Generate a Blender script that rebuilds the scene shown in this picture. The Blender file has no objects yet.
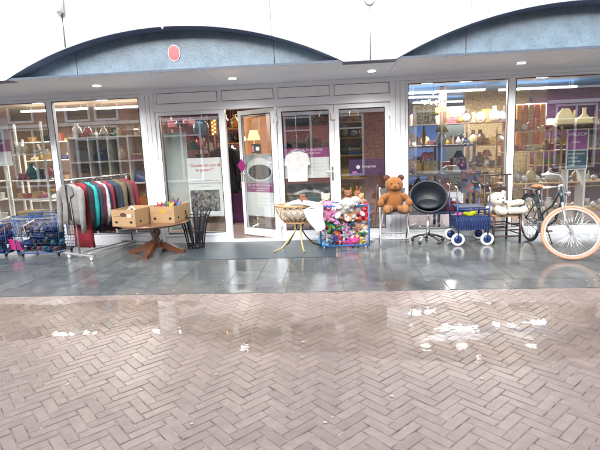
import bpy, bmesh, math, random
from mathutils import Vector, Matrix
from math import sin, cos, pi, radians as R
random.seed(7)
S = bpy.context.scene
C = S.collection

# ---------------------------------------------------------------- camera
cam = bpy.data.cameras.new('camera'); co = bpy.data.objects.new('camera', cam); C.objects.link(co); S.camera = co
cam.sensor_width = 36; cam.lens = 28.2; cam.clip_start = .05; cam.clip_end = 500
p_, y_, r_ = R(9.67), R(4.68), R(2.38)
fw = Vector((-sin(y_)*cos(p_), cos(y_)*cos(p_), -sin(p_)))
rt = Vector((cos(y_), sin(y_), 0)); up = rt.cross(fw)
rt2 = rt*cos(r_) - up*sin(r_); up2 = rt*sin(r_) + up*cos(r_)
m = Matrix((rt2, up2, -fw)).transposed().to_4x4(); m.translation = (0, -7.372, 1.5)
co.matrix_world = m
# ---------------------------------------------------------------- sky, sun, exposure
SUN_EL, SUN_AZ = 26, 190      # azimuth of the direction towards the sun, degrees from +Y clockwise
w = bpy.data.worlds.new('World'); S.world = w; w.use_nodes = True
nt = w.node_tree; bg = nt.nodes['Background']
sky = nt.nodes.new('ShaderNodeTexSky'); sky.sky_type = 'NISHITA'; sky.sun_disc = False
sky.sun_elevation = R(SUN_EL); sky.sun_rotation = R(SUN_AZ); sky.dust_density = 4; sky.air_density = 1.0; sky.ozone_density = .6
hs = nt.nodes.new('ShaderNodeHueSaturation'); hs.inputs['Saturation'].default_value = .42
nt.links.new(sky.outputs[0], hs.inputs['Color']); nt.links.new(hs.outputs[0], bg.inputs[0]); bg.inputs[1].default_value = .15
sl = bpy.data.lights.new('sun', 'SUN'); so = bpy.data.objects.new('sun', sl); C.objects.link(so)
sl.energy = 1.4; sl.angle = R(70); sl.color = (1, .98, .96)
az = R(SUN_AZ); d = Vector((sin(az)*cos(R(SUN_EL)), cos(az)*cos(R(SUN_EL)), sin(R(SUN_EL))))
so.rotation_euler = d.to_track_quat('Z', 'Y').to_euler()
S.view_settings.view_transform = 'Standard'; S.view_settings.look = 'None'; S.view_settings.gamma = 1
S.view_settings.use_curve_mapping = False
S.view_settings.exposure = 2.3
S.render.engine = 'CYCLES'
S.cycles.use_denoising = True
S.cycles.max_bounces = 8; S.cycles.transparent_max_bounces = 16; S.cycles.glossy_bounces = 5
S.cycles.caustics_reflective = False; S.cycles.caustics_refractive = False

# ---------------------------------------------------------------- materials
MATS = {}
def mat(name, col, rough=.6, metal=0., var=.12, scale=9., bump=0., bscale=60., sheen=0., emit=None, estr=0., spec=.5, coat=0., island=0.):
    if name in MATS: return MATS[name]
    m = bpy.data.materials.new(name); m.use_nodes = True; n = m.node_tree; b = n.nodes['Principled BSDF']
    b.inputs['Roughness'].default_value = rough; b.inputs['Metallic'].default_value = metal
    b.inputs['Specular IOR Level'].default_value = spec; b.inputs['Coat Weight'].default_value = coat; b.inputs['Coat Roughness'].default_value = .08
    if sheen: b.inputs['Sheen Weight'].default_value = sheen
    tc = n.nodes.new('ShaderNodeTexCoord'); nz = n.nodes.new('ShaderNodeTexNoise')
    nz.inputs['Scale'].default_value = scale; nz.inputs['Detail'].default_value = 5
    n.links.new(tc.outputs['Object'], nz.inputs['Vector'])
    mr = n.nodes.new('ShaderNodeMapRange'); mr.inputs[1].default_value = .3; mr.inputs[2].default_value = .7
    mr.inputs[3].default_value = 1-var; mr.inputs[4].default_value = 1+var
    n.links.new(nz.outputs[0], mr.inputs[0])
    fac = mr.outputs[0]
    if island:
        g = n.nodes.new('ShaderNodeNewGeometry'); m2 = n.nodes.new('ShaderNodeMapRange')
        m2.inputs[3].default_value = 1-island; m2.inputs[4].default_value = 1+island
        n.links.new(g.outputs['Random Per Island'], m2.inputs[0])
        mm = n.nodes.new('ShaderNodeMath'); mm.operation = 'MULTIPLY'; n.links.new(fac, mm.inputs[0]); n.links.new(m2.outputs[0], mm.inputs[1]); fac = mm.outputs[0]
    vm = n.nodes.new('ShaderNodeVectorMath'); vm.operation = 'SCALE'; vm.inputs[0].default_value = col[:3]
    n.links.new(fac, vm.inputs['Scale']); n.links.new(vm.outputs[0], b.inputs['Base Color'])
    if bump:
        bz = n.nodes.new('ShaderNodeTexNoise'); bz.inputs['Scale'].default_value = bscale; bz.inputs['Detail'].default_value = 4
        n.links.new(tc.outputs['Object'], bz.inputs['Vector'])
        bn = n.nodes.new('ShaderNodeBump'); bn.inputs['Strength'].default_value = bump; bn.inputs['Distance'].default_value = .01
        n.links.new(bz.outputs[0], bn.inputs['Height']); n.links.new(bn.outputs[0], b.inputs['Normal'])
    if emit:
        b.inputs['Emission Color'].default_value = (*emit, 1); b.inputs['Emission Strength'].default_value = estr
    MATS[name] = m
    return m
def glass_mat(name, refl, tint=(1, 1, 1), rough=0.0):
    m = bpy.data.materials.new(name); m.use_nodes = True; n = m.node_tree; n.nodes.clear()
    o = n.nodes.new('ShaderNodeOutputMaterial'); mx = n.nodes.new('ShaderNodeMixShader')
    tr = n.nodes.new('ShaderNodeBsdfTransparent'); tr.inputs[0].default_value = (*tint, 1)
    gl = n.nodes.new('ShaderNodeBsdfGlossy'); gl.inputs['Roughness'].default_value = rough
    ge = n.nodes.new('ShaderNodeNewGeometry'); dt = n.nodes.new('ShaderNodeVectorMath'); dt.operation = 'DOT_PRODUCT'
    n.links.new(ge.outputs['Normal'], dt.inputs[0]); n.links.new(ge.outputs['Incoming'], dt.inputs[1])
    ab = n.nodes.new('ShaderNodeMath'); ab.operation = 'ABSOLUTE'; n.links.new(dt.outputs['Value'], ab.inputs[0])
    om = n.nodes.new('ShaderNodeMath'); om.operation = 'SUBTRACT'; om.inputs[0].default_value = 1; n.links.new(ab.outputs[0], om.inputs[1])
    pw = n.nodes.new('ShaderNodeMath'); pw.operation = 'POWER'; pw.inputs[1].default_value = 5; n.links.new(om.outputs[0], pw.inputs[0])
    mr = n.nodes.new('ShaderNodeMapRange'); mr.inputs[3].default_value = refl; mr.inputs[4].default_value = 1
    n.links.new(pw.outputs[0], mr.inputs[0]); n.links.new(mr.outputs[0], mx.inputs[0])
    n.links.new(tr.outputs[0], mx.inputs[1]); n.links.new(gl.outputs[0], mx.inputs[2]); n.links.new(mx.outputs[0], o.inputs[0])
    return m

# ---------------------------------------------------------------- mesh builder
class MB:
    def __init__(s): s.bm = bmesh.new(); s.mi = 0; s.sm = False
    def _f(s, vs, smooth=None):
        try:
            f = s.bm.faces.new(vs)
        except ValueError: return None
        f.material_index = s.mi; f.smooth = s.sm if smooth is None else smooth
        return f
    def box(s, x0, x1, y0, y1, z0, z1, M=None, bev=0):
        cs = [(x0,y0,z0),(x1,y0,z0),(x1,y1,z0),(x0,y1,z0),(x0,y0,z1),(x1,y0,z1),(x1,y1,z1),(x0,y1,z1)]
        vs = [s.bm.verts.new(M @ Vector(c) if M else c) for c in cs]
        fs = [s._f([vs[i] for i in q], False) for q in ((0,3,2,1),(4,5,6,7),(0,1,5,4),(1,2,6,5),(2,3,7,6),(3,0,4,7))]
        if bev:
            es = list({e for f in fs for e in f.edges})
            bmesh.ops.bevel(s.bm, geom=es, offset=bev, segments=2, affect='EDGES', profile=.7)
        return s
    def tube(s, pts, r, n=8, closed=False, caps=True, M=None):
        pts = [Vector(p) for p in pts]; k = len(pts)
        rs = r if isinstance(r, (list, tuple)) else [r]*k
        rings = []; prev = None
        for i, p in enumerate(pts):
            a = pts[(i-1) % k] if (i > 0 or closed) else p; b = pts[(i+1) % k] if (i < k-1 or closed) else p
            t = (b-a).normalized() if (b-a).length > 1e-9 else Vector((0,0,1))
            if prev is None:
                u = t.cross(Vector((0,0,1))); u = u if u.length > .05 else t.cross(Vector((1,0,0)))
            else: u = prev - t*prev.dot(t)
            u.normalize(); prev = u; v = t.cross(u)
            ring = []
            for j in range(n):
                q = p + (u*cos(2*pi*j/n) + v*sin(2*pi*j/n))*rs[i]
                ring.append(s.bm.verts.new(M @ q if M else q))
            rings.append(ring)
        for i in range(k if closed else k-1):
            A, B = rings[i], rings[(i+1) % k]
            for j in range(n): s._f((A[j], A[(j+1) % n], B[(j+1) % n], B[j]), True)
        if caps and not closed:
            s._f(list(reversed(rings[0])), False); s._f(rings[-1], False)
        return s
    def lathe(s, prof, n=20, M=None, arc=None):
        rings = []
        for (r, z) in prof:
            ring = []
            for j in range(n):
                q = Vector((r*cos(2*pi*j/n), r*sin(2*pi*j/n), z)); ring.append(s.bm.verts.new(M @ q if M else q))
            rings.append(ring)
        for A, B in zip(rings, rings[1:]):
            for j in range(n): s._f((A[j], A[(j+1) % n], B[(j+1) % n], B[j]), True)
        if prof[0] != prof[-1]: s._f(list(reversed(rings[0])), False); s._f(rings[-1], False)
        return s
    def ell(s, c, r, rot=(0,0,0), n=16, k=10, M=None):
        from mathutils import Euler
        r = (r, r, r) if not isinstance(r, (list, tuple)) else r
        T = Matrix.Translation(c) @ Euler(rot).to_matrix().to_4x4() @ Matrix.Diagonal((*r, 1))
        if M: T = M @ T
        rows = []
        for i in range(1, k):
            a = pi*i/k; rows.append([s.bm.verts.new(T @ Vector((sin(a)*cos(2*pi*j/n), sin(a)*sin(2*pi*j/n), cos(a)))) for j in range(n)])
        t = s.bm.verts.new(T @ Vector((0,0,1))); b = s.bm.verts.new(T @ Vector((0,0,-1)))
        for j in range(n):
            s._f((t, rows[0][j], rows[0][(j+1) % n]), True); s._f((b, rows[-1][(j+1) % n], rows[-1][j]), True)
        for A, B in zip(rows, rows[1:]):
            for j in range(n): s._f((A[j], B[j], B[(j+1) % n], A[(j+1) % n]), True)
        return s
    def prism(s, poly, y0, y1, M=None):   # polygon in x,z extruded along y
        A = [s.bm.verts.new(M @ Vector((x, y0, z)) if M else (x, y0, z)) for x, z in poly]
        B = [s.bm.verts.new(M @ Vector((x, y1, z)) if M else (x, y1, z)) for x, z in poly]
        s._f(A, False); s._f(list(reversed(B)), False); n = len(poly)
        for i in range(n): s._f((A[i], B[i], B[(i+1) % n], A[(i+1) % n]), False)
        return s
    def build(s, name, mats, parent=None, loc=None, rotz=0, remesh=0, solid=0, sub=0, disp=None):
        bmesh.ops.recalc_face_normals(s.bm, faces=s.bm.faces)
        me = bpy.data.meshes.new(name); s.bm.to_mesh(me); s.bm.free()
        for mm in (mats if isinstance(mats, (list, tuple)) else [mats]): me.materials.append(mm)
        o = bpy.data.objects.new(name, me); C.objects.link(o)
        if parent: o.parent = parent
        if loc: o.location = loc
        o.rotation_euler.z = rotz
        if solid: q = o.modifiers.new('t', 'SOLIDIFY'); q.thickness = solid; q.offset = 0
        if remesh:
            q = o.modifiers.new('r', 'REMESH'); q.mode = 'VOXEL'; q.voxel_size = remesh; q.use_smooth_shade = True
            q = o.modifiers.new('s', 'SMOOTH'); q.iterations = 4; q.factor = .6
        if sub: q = o.modifiers.new('u', 'SUBSURF'); q.levels = sub; q.render_levels = sub
        return o
def tag(o, label=None, cat=None, group=None, kind=None):
    if label: o['label'] = label
    if cat: o['category'] = cat
    if group: o['group'] = group
    if kind: o['kind'] = kind
    return o
def empty(name, loc, rz=0, label=None, cat=None, group=None):
    o = bpy.data.objects.new(name, None); C.objects.link(o); o.location = loc; o.rotation_euler.z = rz; o.empty_display_size = .1
    return tag(o, label, cat, group)
def text(body, size, mat_, parent, loc, rot=(pi/2, 0, 0), align='CENTER', ext=.0008):
    cu = bpy.data.curves.new('lettering', 'FONT'); cu.body = body; cu.size = size; cu.extrude = ext; cu.align_x = align
    cu.materials.append(mat_); tmp = bpy.data.objects.new('tmp', cu); me = bpy.data.meshes.new_from_object(tmp); bpy.data.objects.remove(tmp)
    o = bpy.data.objects.new('lettering', me); C.objects.link(o); o.parent = parent
    o.location = loc; o.rotation_euler = rot
    return o

# palette
WHITE = mat('white_paint', (.80,.80,.81), .45, var=.03, scale=2)
FRAME = mat('frame_grey_white', (.80,.845,.90), .35, var=.04, scale=3)
GAP = mat('dark_gap', (.03,.03,.04), .7)
CHROME = mat('chrome', (.75,.76,.78), .18, metal=1, var=.05)
BLACKM = mat('black_metal', (.02,.02,.022), .4, metal=.3)
BLACKP = mat('black_plastic', (.02,.02,.022), .45)
BLUEM = mat('blue_coated_wire', (.02,.07,.22), .35, metal=.2)
WHITEP = mat('white_plastic', (.75,.75,.73), .4, var=.05)
CREAM = mat('cream_cloth', (.72,.60,.36), .8, bump=.2)
BEIGE = mat('beige_board', (.50,.40,.28), .7)
GLASS = glass_mat('window_glass', .185, (.95,.97,.97))

# ---------------------------------------------------------------- ground
def wet_mat(name, col, var, island, r0, r1, scale, bump, bscale, mottled=0):
    m = mat(name, col, .3, var=var, scale=scale, island=island, bump=bump, bscale=bscale)
    n = m.node_tree; b = n.nodes['Principled BSDF']
    tc = n.nodes.new('ShaderNodeTexCoord'); nz = n.nodes.new('ShaderNodeTexNoise'); nz.inputs['Scale'].default_value = 1.3; nz.inputs['Detail'].default_value = 6
    n.links.new(tc.outputs['Object'], nz.inputs['Vector'])
    mr = n.nodes.new('ShaderNodeMapRange'); mr.inputs[1].default_value = .38; mr.inputs[2].default_value = .62; mr.inputs[3].default_value = r0; mr.inputs[4].default_value = r1
    n.links.new(nz.outputs[0], mr.inputs[0]); n.links.new(mr.outputs[0], b.inputs['Roughness'])
    b.inputs['Coat Weight'].default_value = .3; b.inputs['Coat Roughness'].default_value = .16 if r0 < .2 else .3
    return m
SLATE = wet_mat('wet_slate', (.108,.118,.122), .25, .22, .07, .24, 6, .12, 35)
BRICK = wet_mat('wet_clinker', (.238,.182,.163), .14, .11, .33, .50, 14, .25, 90)
SAND = mat('joint_sand', (.22,.19,.17), .35, var=.97, scale=16, bump=.5)
g = MB(); g.box(-60, 60, -60, -.02, -.3, -.006)
tag(g.build('ground', SAND), 'wet sandy ground between the paving stones', kind='structure')

def chamfer_tile(mb, P, z, h=.004, t=.004):
    # P: 4 corners ccw (x,y); top inset by t
    c = Vector((sum(p[0] for p in P)/4, sum(p[1] for p in P)/4))
    out = [Vector(p) for p in P]; inn = []
    n = 4
    for i in range(n):
        a, b_, d_ = out[i-1], out[i], out[(i+1) % n]
        e1 = (a-b_).normalized(); e2 = (d_-b_).normalized(); inn.append(b_+(e1+e2)*t)
    tx, ty = random.gauss(0, .006), random.gauss(0, .006)
    zz = lambda p: z+(p.x-c.x)*tx+(p.y-c.y)*ty
    lo = [mb.bm.verts.new((p.x, p.y, -.03)) for p in out]
    md = [mb.bm.verts.new((p.x, p.y, zz(p)-h)) for p in out]
    tp = [mb.bm.verts.new((p.x, p.y, zz(p))) for p in inn]
    mb._f(tp, False)
    for i in range(n):
        j = (i+1) % n
        mb._f((md[i], md[j], tp[j], tp[i]), False); mb._f((lo[i], lo[j], md[j], md[i]), False)

W_, L_ = .066, .198
mb = MB(); c45 = cos(pi/4)
X0, X1, Y0, Y1 = -8.2, 8.2, -8.6, -2.72
gp = .0046
def cut(P):
    return all(X0 < p[0] < X1 and Y0 < p[1] < Y1 for p in P)
N = 170
for j in range(-N, N):
    for k in range(-30, 31):
        for (ax, ay, lx, ly) in ((j+6*k, j, 3, 1), (3+j+6*k, j-2, 1, 3)):
            q = [(ax, ay), (ax+lx, ay), (ax+lx, ay+ly), (ax, ay+ly)]
            cx, cy = (ax+lx/2)*W_, (ay+ly/2)*W_
            wx, wy = (cx-cy)*c45, (cx+cy)*c45-5
            if not (X0 < wx < X1 and Y0-.1 < wy < Y1+.12): continue
            g2 = gp*random.uniform(.35, .8)
            P = []
            for i, (u, v) in enumerate(q):
                u = u*W_ + (g2 if i in (0, 3) else -g2); v = v*W_ + (g2 if i in (0, 1) else -g2)
                u += random.gauss(0, .0009); v += random.gauss(0, .0009)
                P.append(((u-v)*c45, (u+v)*c45-5))
            if max(p[1] for p in P) > Y1:            # cut bricks along the slate edge
                P = [(p[0], min(p[1], Y1-.003)) for p in P]
                if (max(p[1] for p in P)-min(p[1] for p in P)) < .03: continue
                A = abs(sum(P[i][0]*P[(i+1) % 4][1]-P[(i+1) % 4][0]*P[i][1] for i in range(4)))/2
                if A < .002: continue
                ok = all((Vector(P[i])-Vector(P[(i+1) % 4])).length > .012 for i in range(4))
                if not ok: continue
            chamfer_tile(mb, P, random.gauss(-.0012, .0008), .0035, .0035)
tag(mb.build('brick_paving', BRICK), 'wet pinkish clinker bricks in herringbone pattern', kind='structure')

mb = MB()
x = -9.0
col = 0
while x < 9:
    wd = .31
    off = [-.18, -.47, -.05, -.33][col % 4] + random.uniform(-.04, .04)
    y = -2.385
    ys = [y]
    y = -2.385 + [.36, .55, .2, .47][col % 4] + random.uniform(-.05, .05)
    while y < -.05: ys.append(y); y += random.choice((.6, .6, .45))
    ys.append(-.03)
    for a, b_ in zip(ys, ys[1:]):
        if b_-a < .05: continue
        if -2.28 < x+wd/2 < -.05 and b_ > -1.22:
            if a > -1.25: continue
            b_ = -1.22
        chamfer_tile(mb, [(x+.002, a+.002), (x+wd-.002, a+.002), (x+wd-.002, b_-.002), (x+.002, b_-.002)], random.gauss(0, .0006), .002, .002)
    x += wd; col += 1
x = -9.2
while x < 9:
    wd = random.choice((.45, .6, .62, .32)); chamfer_tile(mb, [(x+.003, -2.705), (x+wd-.003, -2.705), (x+wd-.003, -2.389), (x+.003, -2.389)], random.gauss(0, .0006), .002, .002); x += wd
tag(mb.build('slate_pavement', SLATE), 'wet dark slate slabs along the shopfront', kind='structure')
MATM = mat('entrance_slab', (.04,.055,.065), .30, var=.15, scale=25, bump=.25, bscale=250)
mb = MB(); mb.box(-2.27, -.04, -1.215, -.03, -.04, .004)
tag(mb.build('entrance_paving', MATM), 'dark even slab in front of the shop doors', kind='structure')

# puddles: thin films of water lying over the bricks
def water_mat():
    m = glass_mat('rain_water', .03, (.93,.92,.90), .015); n = m.node_tree
    mx = [q for q in n.nodes if q.type == 'MIX_SHADER'][0]
    mr = [q for q in n.nodes if q.type == 'MAP_RANGE'][0]
    tc = n.nodes.new('ShaderNodeTexCoord'); nz = n.nodes.new('ShaderNodeTexNoise'); nz.inputs['Scale'].default_value = 2.2; nz.inputs['Detail'].default_value = 7
    n.links.new(tc.outputs['Object'], nz.inputs['Vector'])
    ms = n.nodes.new('ShaderNodeMapRange'); ms.inputs[1].default_value = .46; ms.inputs[2].default_value = .53
    mu = n.nodes.new('ShaderNodeMath'); mu.operation = 'MULTIPLY'
    n.links.new(nz.outputs[0], ms.inputs[0]); n.links.new(ms.outputs[0], mu.inputs[0]); n.links.new(mr.outputs[0], mu.inputs[1]); n.links.new(mu.outputs[0], mx.inputs[0])
    # ripple-free but faintly uneven film
    bz = n.nodes.new('ShaderNodeTexNoise'); bz.inputs['Scale'].default_value = 14
    bn = n.nodes.new('ShaderNodeBump'); bn.inputs['Strength'].default_value = .05; bn.inputs['Distance'].default_value = .01
    n.links.new(tc.outputs['Object'], bz.inputs['Vector']); n.links.new(bz.outputs[0], bn.inputs['Height'])
    gl = [q for q in n.nodes if q.type == 'BSDF_GLOSSY'][0]; n.links.new(bn.outputs[0], gl.inputs['Normal'])
    return m
WATER = water_mat()
mb = MB()
for (cx, cy, rx, ry) in ((.9, -3.75, 1.7, .62), (-2.9, -3.35, 1.6, .45), (-.9, -3.6, .6, .35), (3.6, -3.3, .9, .4)):
    vs = []
    ph = [random.uniform(0, 6) for _ in range(4)]
    for i in range(72):
        a = 2*pi*i/72; k = 1+.16*sin(3*a+ph[0])+.1*sin(5*a+ph[1])+.05*sin(11*a+ph[2])
        vs.append(mb.bm.verts.new((cx+rx*k*cos(a), cy+ry*k*sin(a), .0035)))
    mb._f(vs, True)
tag(mb.build('puddle_water', WATER), 'shallow rain puddles on the brick paving', kind='structure')

# small pale litter pressed on the wet bricks
mb = MB()
for i in range(150):
    x = random.uniform(-4.5, 4); y = random.uniform(-5.6, -2.2); s = random.uniform(.004, .013)
    if random.random() < .1: s *= 1.4
    n = random.randint(4, 6); a0 = random.uniform(0, 6); z = .0045+random.uniform(0, .0008)
    rr = [s*random.uniform(.6, 1.2) for _ in range(n)]
    tp = [mb.bm.verts.new((x+rr[j]*cos(a0+2*pi*j/n)*1.3, y+rr[j]*sin(a0+2*pi*j/n), z)) for j in range(n)]
    mb._f(tp, False)
for i in range(900):
    x = random.uniform(-4.6, 4.2); y = random.uniform(-5.7, -2.75); s = random.uniform(.0015, .005); z = .0045; a0 = random.uniform(0, 6)
    tp = [mb.bm.verts.new((x+s*random.uniform(.6,1.3)*cos(a0+2.1*j), y+s*random.uniform(.6,1.3)*sin(a0+2.1*j), z)) for j in range(3)]
    mb._f(tp, False)
tag(mb.build('petal_litter', mat('petal', (.50,.44,.38), .6), ), 'small pale petals and scraps scattered on the wet bricks', kind='stuff')

# ---------------------------------------------------------------- arched upper facade
YF, ZS = -1.6, 2.44
RA = 4.5; HC = 2.09; RISE = .515; PER = 4.79
def arch_z(x):
    c = round((x+1.97)/PER)*PER-1.97; dx = x-c
    if abs(dx) >= HC: return ZS
    return ZS+RISE-RA+math.sqrt(RA*RA-dx*dx)
PANEL = mat('white_facade_panel', (.52,.53,.54), .35, var=.06, scale=1.6, coat=.1)
def grime():
    n = PANEL.node_tree; b = n.nodes['Principled BSDF']; src = b.inputs['Base Color'].links[0].from_socket
    tc = n.nodes.new('ShaderNodeTexCoord'); mp = n.nodes.new('ShaderNodeMapping'); mp.inputs['Scale'].default_value = (9, 9, .7)
    nz = n.nodes.new('ShaderNodeTexNoise'); nz.inputs['Scale'].default_value = 1.5; nz.inputs['Detail'].default_value = 8
    n.links.new(tc.outputs['Object'], mp.inputs[0]); n.links.new(mp.outputs[0], nz.inputs['Vector'])
    mr = n.nodes.new('ShaderNodeMapRange'); mr.inputs[1].default_value = .35; mr.inputs[2].default_value = .55; mr.inputs[3].default_value = .55; mr.inputs[4].default_value = 1
    n.links.new(nz.outputs[0], mr.inputs[0]); sc = n.nodes.new('ShaderNodeVectorMath'); sc.operation = 'SCALE'
    n.links.new(src, sc.inputs[0]); n.links.new(mr.outputs[0], sc.inputs['Scale']); n.links.new(sc.outputs[0], b.inputs['Base Color'])
grime()
mb = MB(); xs = [-11.0+.05*i for i in range(441)]
ts = [-11.0]
cuts = sorted(set([round(v, 3) for v in xs]+[-3.24, -.72, 1.57, -2.01, .43, 3.93, -4.40, -5.5]+[c+s*HC for c in (-6.76, -1.97, 2.82, 7.61) for s in (-1, 1)]))
JO = [(-6.0, 1), (-4.45, 1), (-3.24, 1), (-2.01, 0), (-.72, 1), (.43, 0), (1.57, 1), (2.82, 0), (4.0, 1), (6.4, 1), (-8.0, 1), (8.0, 1)]
joints = [j[0] for j in JO if j[1]]
for a, b_ in zip(cuts, cuts[1:]):
    if b_-a < 1e-4: continue
    x0, x1 = a, b_
    if any(abs(a-j) < 1e-3 for j in joints): x0 = a+.007
    za, zb = arch_z(a), arch_z(b_)
    mb.prism([(x0, za), (x1, zb), (x1, 6.5), (x0, 6.5)], YF, YF+.10)
up_w = mb.build('upper_facade_wall', PANEL); tag(up_w, 'white panelled upper wall cut out in flat arches', 'wall')
mb = MB(); mb.box(-11, 11, YF+.101, YF+.2, 3.05, 6.49)
mb.build('backing', GAP, up_w)
mb = MB()    # dark metal edge under the arches
for a, b_ in zip(cuts, cuts[1:]):
    if b_-a < 1e-4: continue
    za, zb = arch_z(a), arch_z(b_)
    mb.prism([(a, za-.007), (b_, zb-.007), (b_, zb-.001), (a, za-.001)], YF-.006, YF+.20)
mat('dark_zinc', (.07,.075,.12), .4, metal=.5)
mb.build('arch_edge', mat('arch_edge_zinc', (.045,.06,.10), .4), up_w)
# blue zinc infill in each arch
BLUEZ = mat('blue_zinc', (.085,.128,.170), .42, metal=.0, var=.20, scale=5, bump=.25, bscale=45)
def zinc():
    n = BLUEZ.node_tree; b = n.nodes['Principled BSDF']
    src = b.inputs['Base Color'].links[0].from_socket
    tc = n.nodes.new('ShaderNodeTexCoord'); vo = n.nodes.new('ShaderNodeTexNoise'); vo.inputs['Scale'].default_value = 40; vo.inputs['Detail'].default_value = 8; vo.inputs['Roughness'].default_value = .8
    n.links.new(tc.outputs['Object'], vo.inputs['Vector'])
    mr = n.nodes.new('ShaderNodeMapRange'); mr.inputs[1].default_value = .34; mr.inputs[2].default_value = .46; mr.inputs[3].default_value = .50; mr.inputs[4].default_value = 1.0
    n.links.new(vo.outputs[0], mr.inputs[0]); sc = n.nodes.new('ShaderNodeVectorMath'); sc.operation = 'SCALE'
    n.links.new(src, sc.inputs[0]); n.links.new(mr.outputs[0], sc.inputs['Scale']); n.links.new(sc.outputs[0], b.inputs['Base Color'])
zinc()
ARCHL = {-6.76: 'blue zinc infill panel in the arch beyond the clothes side of the shop', -1.97: 'blue zinc arch panel bearing the small pink oval, above the doors',
         2.82: 'blue zinc arch panel above the bicycle and lamp display', 7.61: 'blue zinc infill panel in the farthest arch past the bicycle'}
for cx in ARCHL:
    root = None
    seg = [cx-HC-.05] + [j for j in joints if cx-HC < j < cx+HC] + [cx+HC+.05]
    for a, b_ in zip(seg, seg[1:]):
        mb = MB(); mb.box(a+.004, b_-.004, YF+.21, YF+.235, ZS+.02, ZS+RISE+.06)
        o = mb.build('arch_panel' if root is None else 'sheet', BLUEZ, root)
        if root is None: root = tag(o, ARCHL[cx], 'wall panel', 'blue arch panels')
    mb = MB(); mb.box(cx-HC-.05, cx+HC+.05, YF+.236, YF+.26, ZS+.02, ZS+RISE+.06); mb.build('backing', GAP, root)
# pink oval sign
mb = MB(); mb.ell((0,0,0), (.078,.006,.098)); o = mb.build('oval_sign', mat('white_enamel', (.8,.75,.75), .4), loc=(-1.965, YF+.20, 2.685)); tag(o, 'small pink oval sign with white rim on the blue arch panel', 'sign')
mb = MB(); mb.ell((0,-.004,0), (.071,.0065,.091)); mb.build('face', mat('pink_enamel', (.50,.07,.08), .5, var=.2, scale=20), o)
# soffit with joints
SOFF = mat('soffit_board', (.86,.91,.97), .4, var=.04, scale=1.5)
mb = MB(); js = [-11, -8.8, -6.4, -4.02, -1.63, .76, 3.15, 5.55, 8, 11]
for a, b_ in zip(js, js[1:]): mb.box(a+.003, b_-.003, YF+.012, -.06, ZS, ZS+.02)
sf = tag(mb.build('canopy_soffit', SOFF), 'pale grey flat canopy underside with recessed spotlights', 'canopy')
mb = MB(); mb.box(-11, 11, YF+.28, -.05, ZS+.0203, ZS+.05); mb.build('backing', GAP, sf)
mb = MB(); mb.box(-11, 11, YF+.001, YF+.010, ZS-.005, ZS+.022); mb.build('front_edge', mat('edge_blue', (.045,.065,.10), .5), sf)
LAMP = mat('spot_glow', (1,1,1), .4, emit=(1,.95,.88), estr=6)
pos = ['nearest the clothes rack', 'above the open door', 'above the pilaster by the bears', 'above the display window with the bicycle']
for i, x in enumerate((-3.33, -1.39, .51, 2.45)):
    o = empty('spotlight', (x, -.75, ZS), label='round lit spotlight in the canopy soffit '+pos[i], cat='spotlight', group='canopy spotlights')
    mb = MB(); mb.lathe([(.066,-.001),(.072,-.008),(.060,-.012),(.052,-.003),(.066,-.001)], 24); mb.build('trim_ring', WHITEP, o)
    mb = MB(); mb.lathe([(.001,-.004),(.05,-.004),(.05,-.009),(.001,-.011)], 20); mb.build('lens', LAMP, o)
    L = bpy.data.lights.new('spot', 'SPOT'); L.energy = 26; L.spot_size = R(150); L.spot_blend = .9; L.color = (1,.95,.88); L.shadow_soft_size = .05
    lo = bpy.data.objects.new('spot', L); C.objects.link(lo); lo.location = (x, -.75, ZS-.02)
# rods / fixtures on the upper wall
ROD = mat('grey_rod', (.25,.27,.28), .4, metal=.6)
for (x, z1, lb, k) in ((-3.24, 3.18, 'thin vertical rod hanging from the white lamp housing above the clothes rack', 'cone'),
                       (-2.01, 2.965, 'thin vertical rod ending in a small white tip above the pink oval', 'tip'),
                       (.43, 3.045, 'thin vertical rod ending in an open ring on the white pier', 'ring')):
    z0 = arch_z(x)+.002
    if k == 'tip': z0, z1 = 2.945, 4.2
    if k == 'cone': z0, z1 = 2.78, 3.16
    o = empty('wall_rod', (x, YF-.01, z0), label=lb, cat='rod', group='thin rods on the white wall')
    mb = MB(); mb.tube([(0,0,0),(0,0,z1-z0)], .006 if k != 'tip' else .003, 6); mb.build('rod', ROD if k != 'tip' else WHITEP, o)
    if k == 'cone':
        mb = MB(); mb.lathe([(.012,0),(.028,.03),(.05,.035),(.055,.2),(.03,.23)], 16); c = mb.build('lamp_housing', WHITEP, o); c.location = (0,-.04,z1-z0-.02)
    if k == 'ring':
        mb = MB(); mb.tube([(.055*cos(a), -.004, .055+.055*sin(a)) for a in [2*pi*i/24 for i in range(24)]], .007, 6, closed=True); c = mb.build('ring', ROD, o); c.location = (0,0,z1-z0)
    if k == 'tip':
        mb = MB(); mb.ell((0,-.006,.0), (.014,.012,.024)); mb.build('tip', WHITEP, o)

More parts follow.
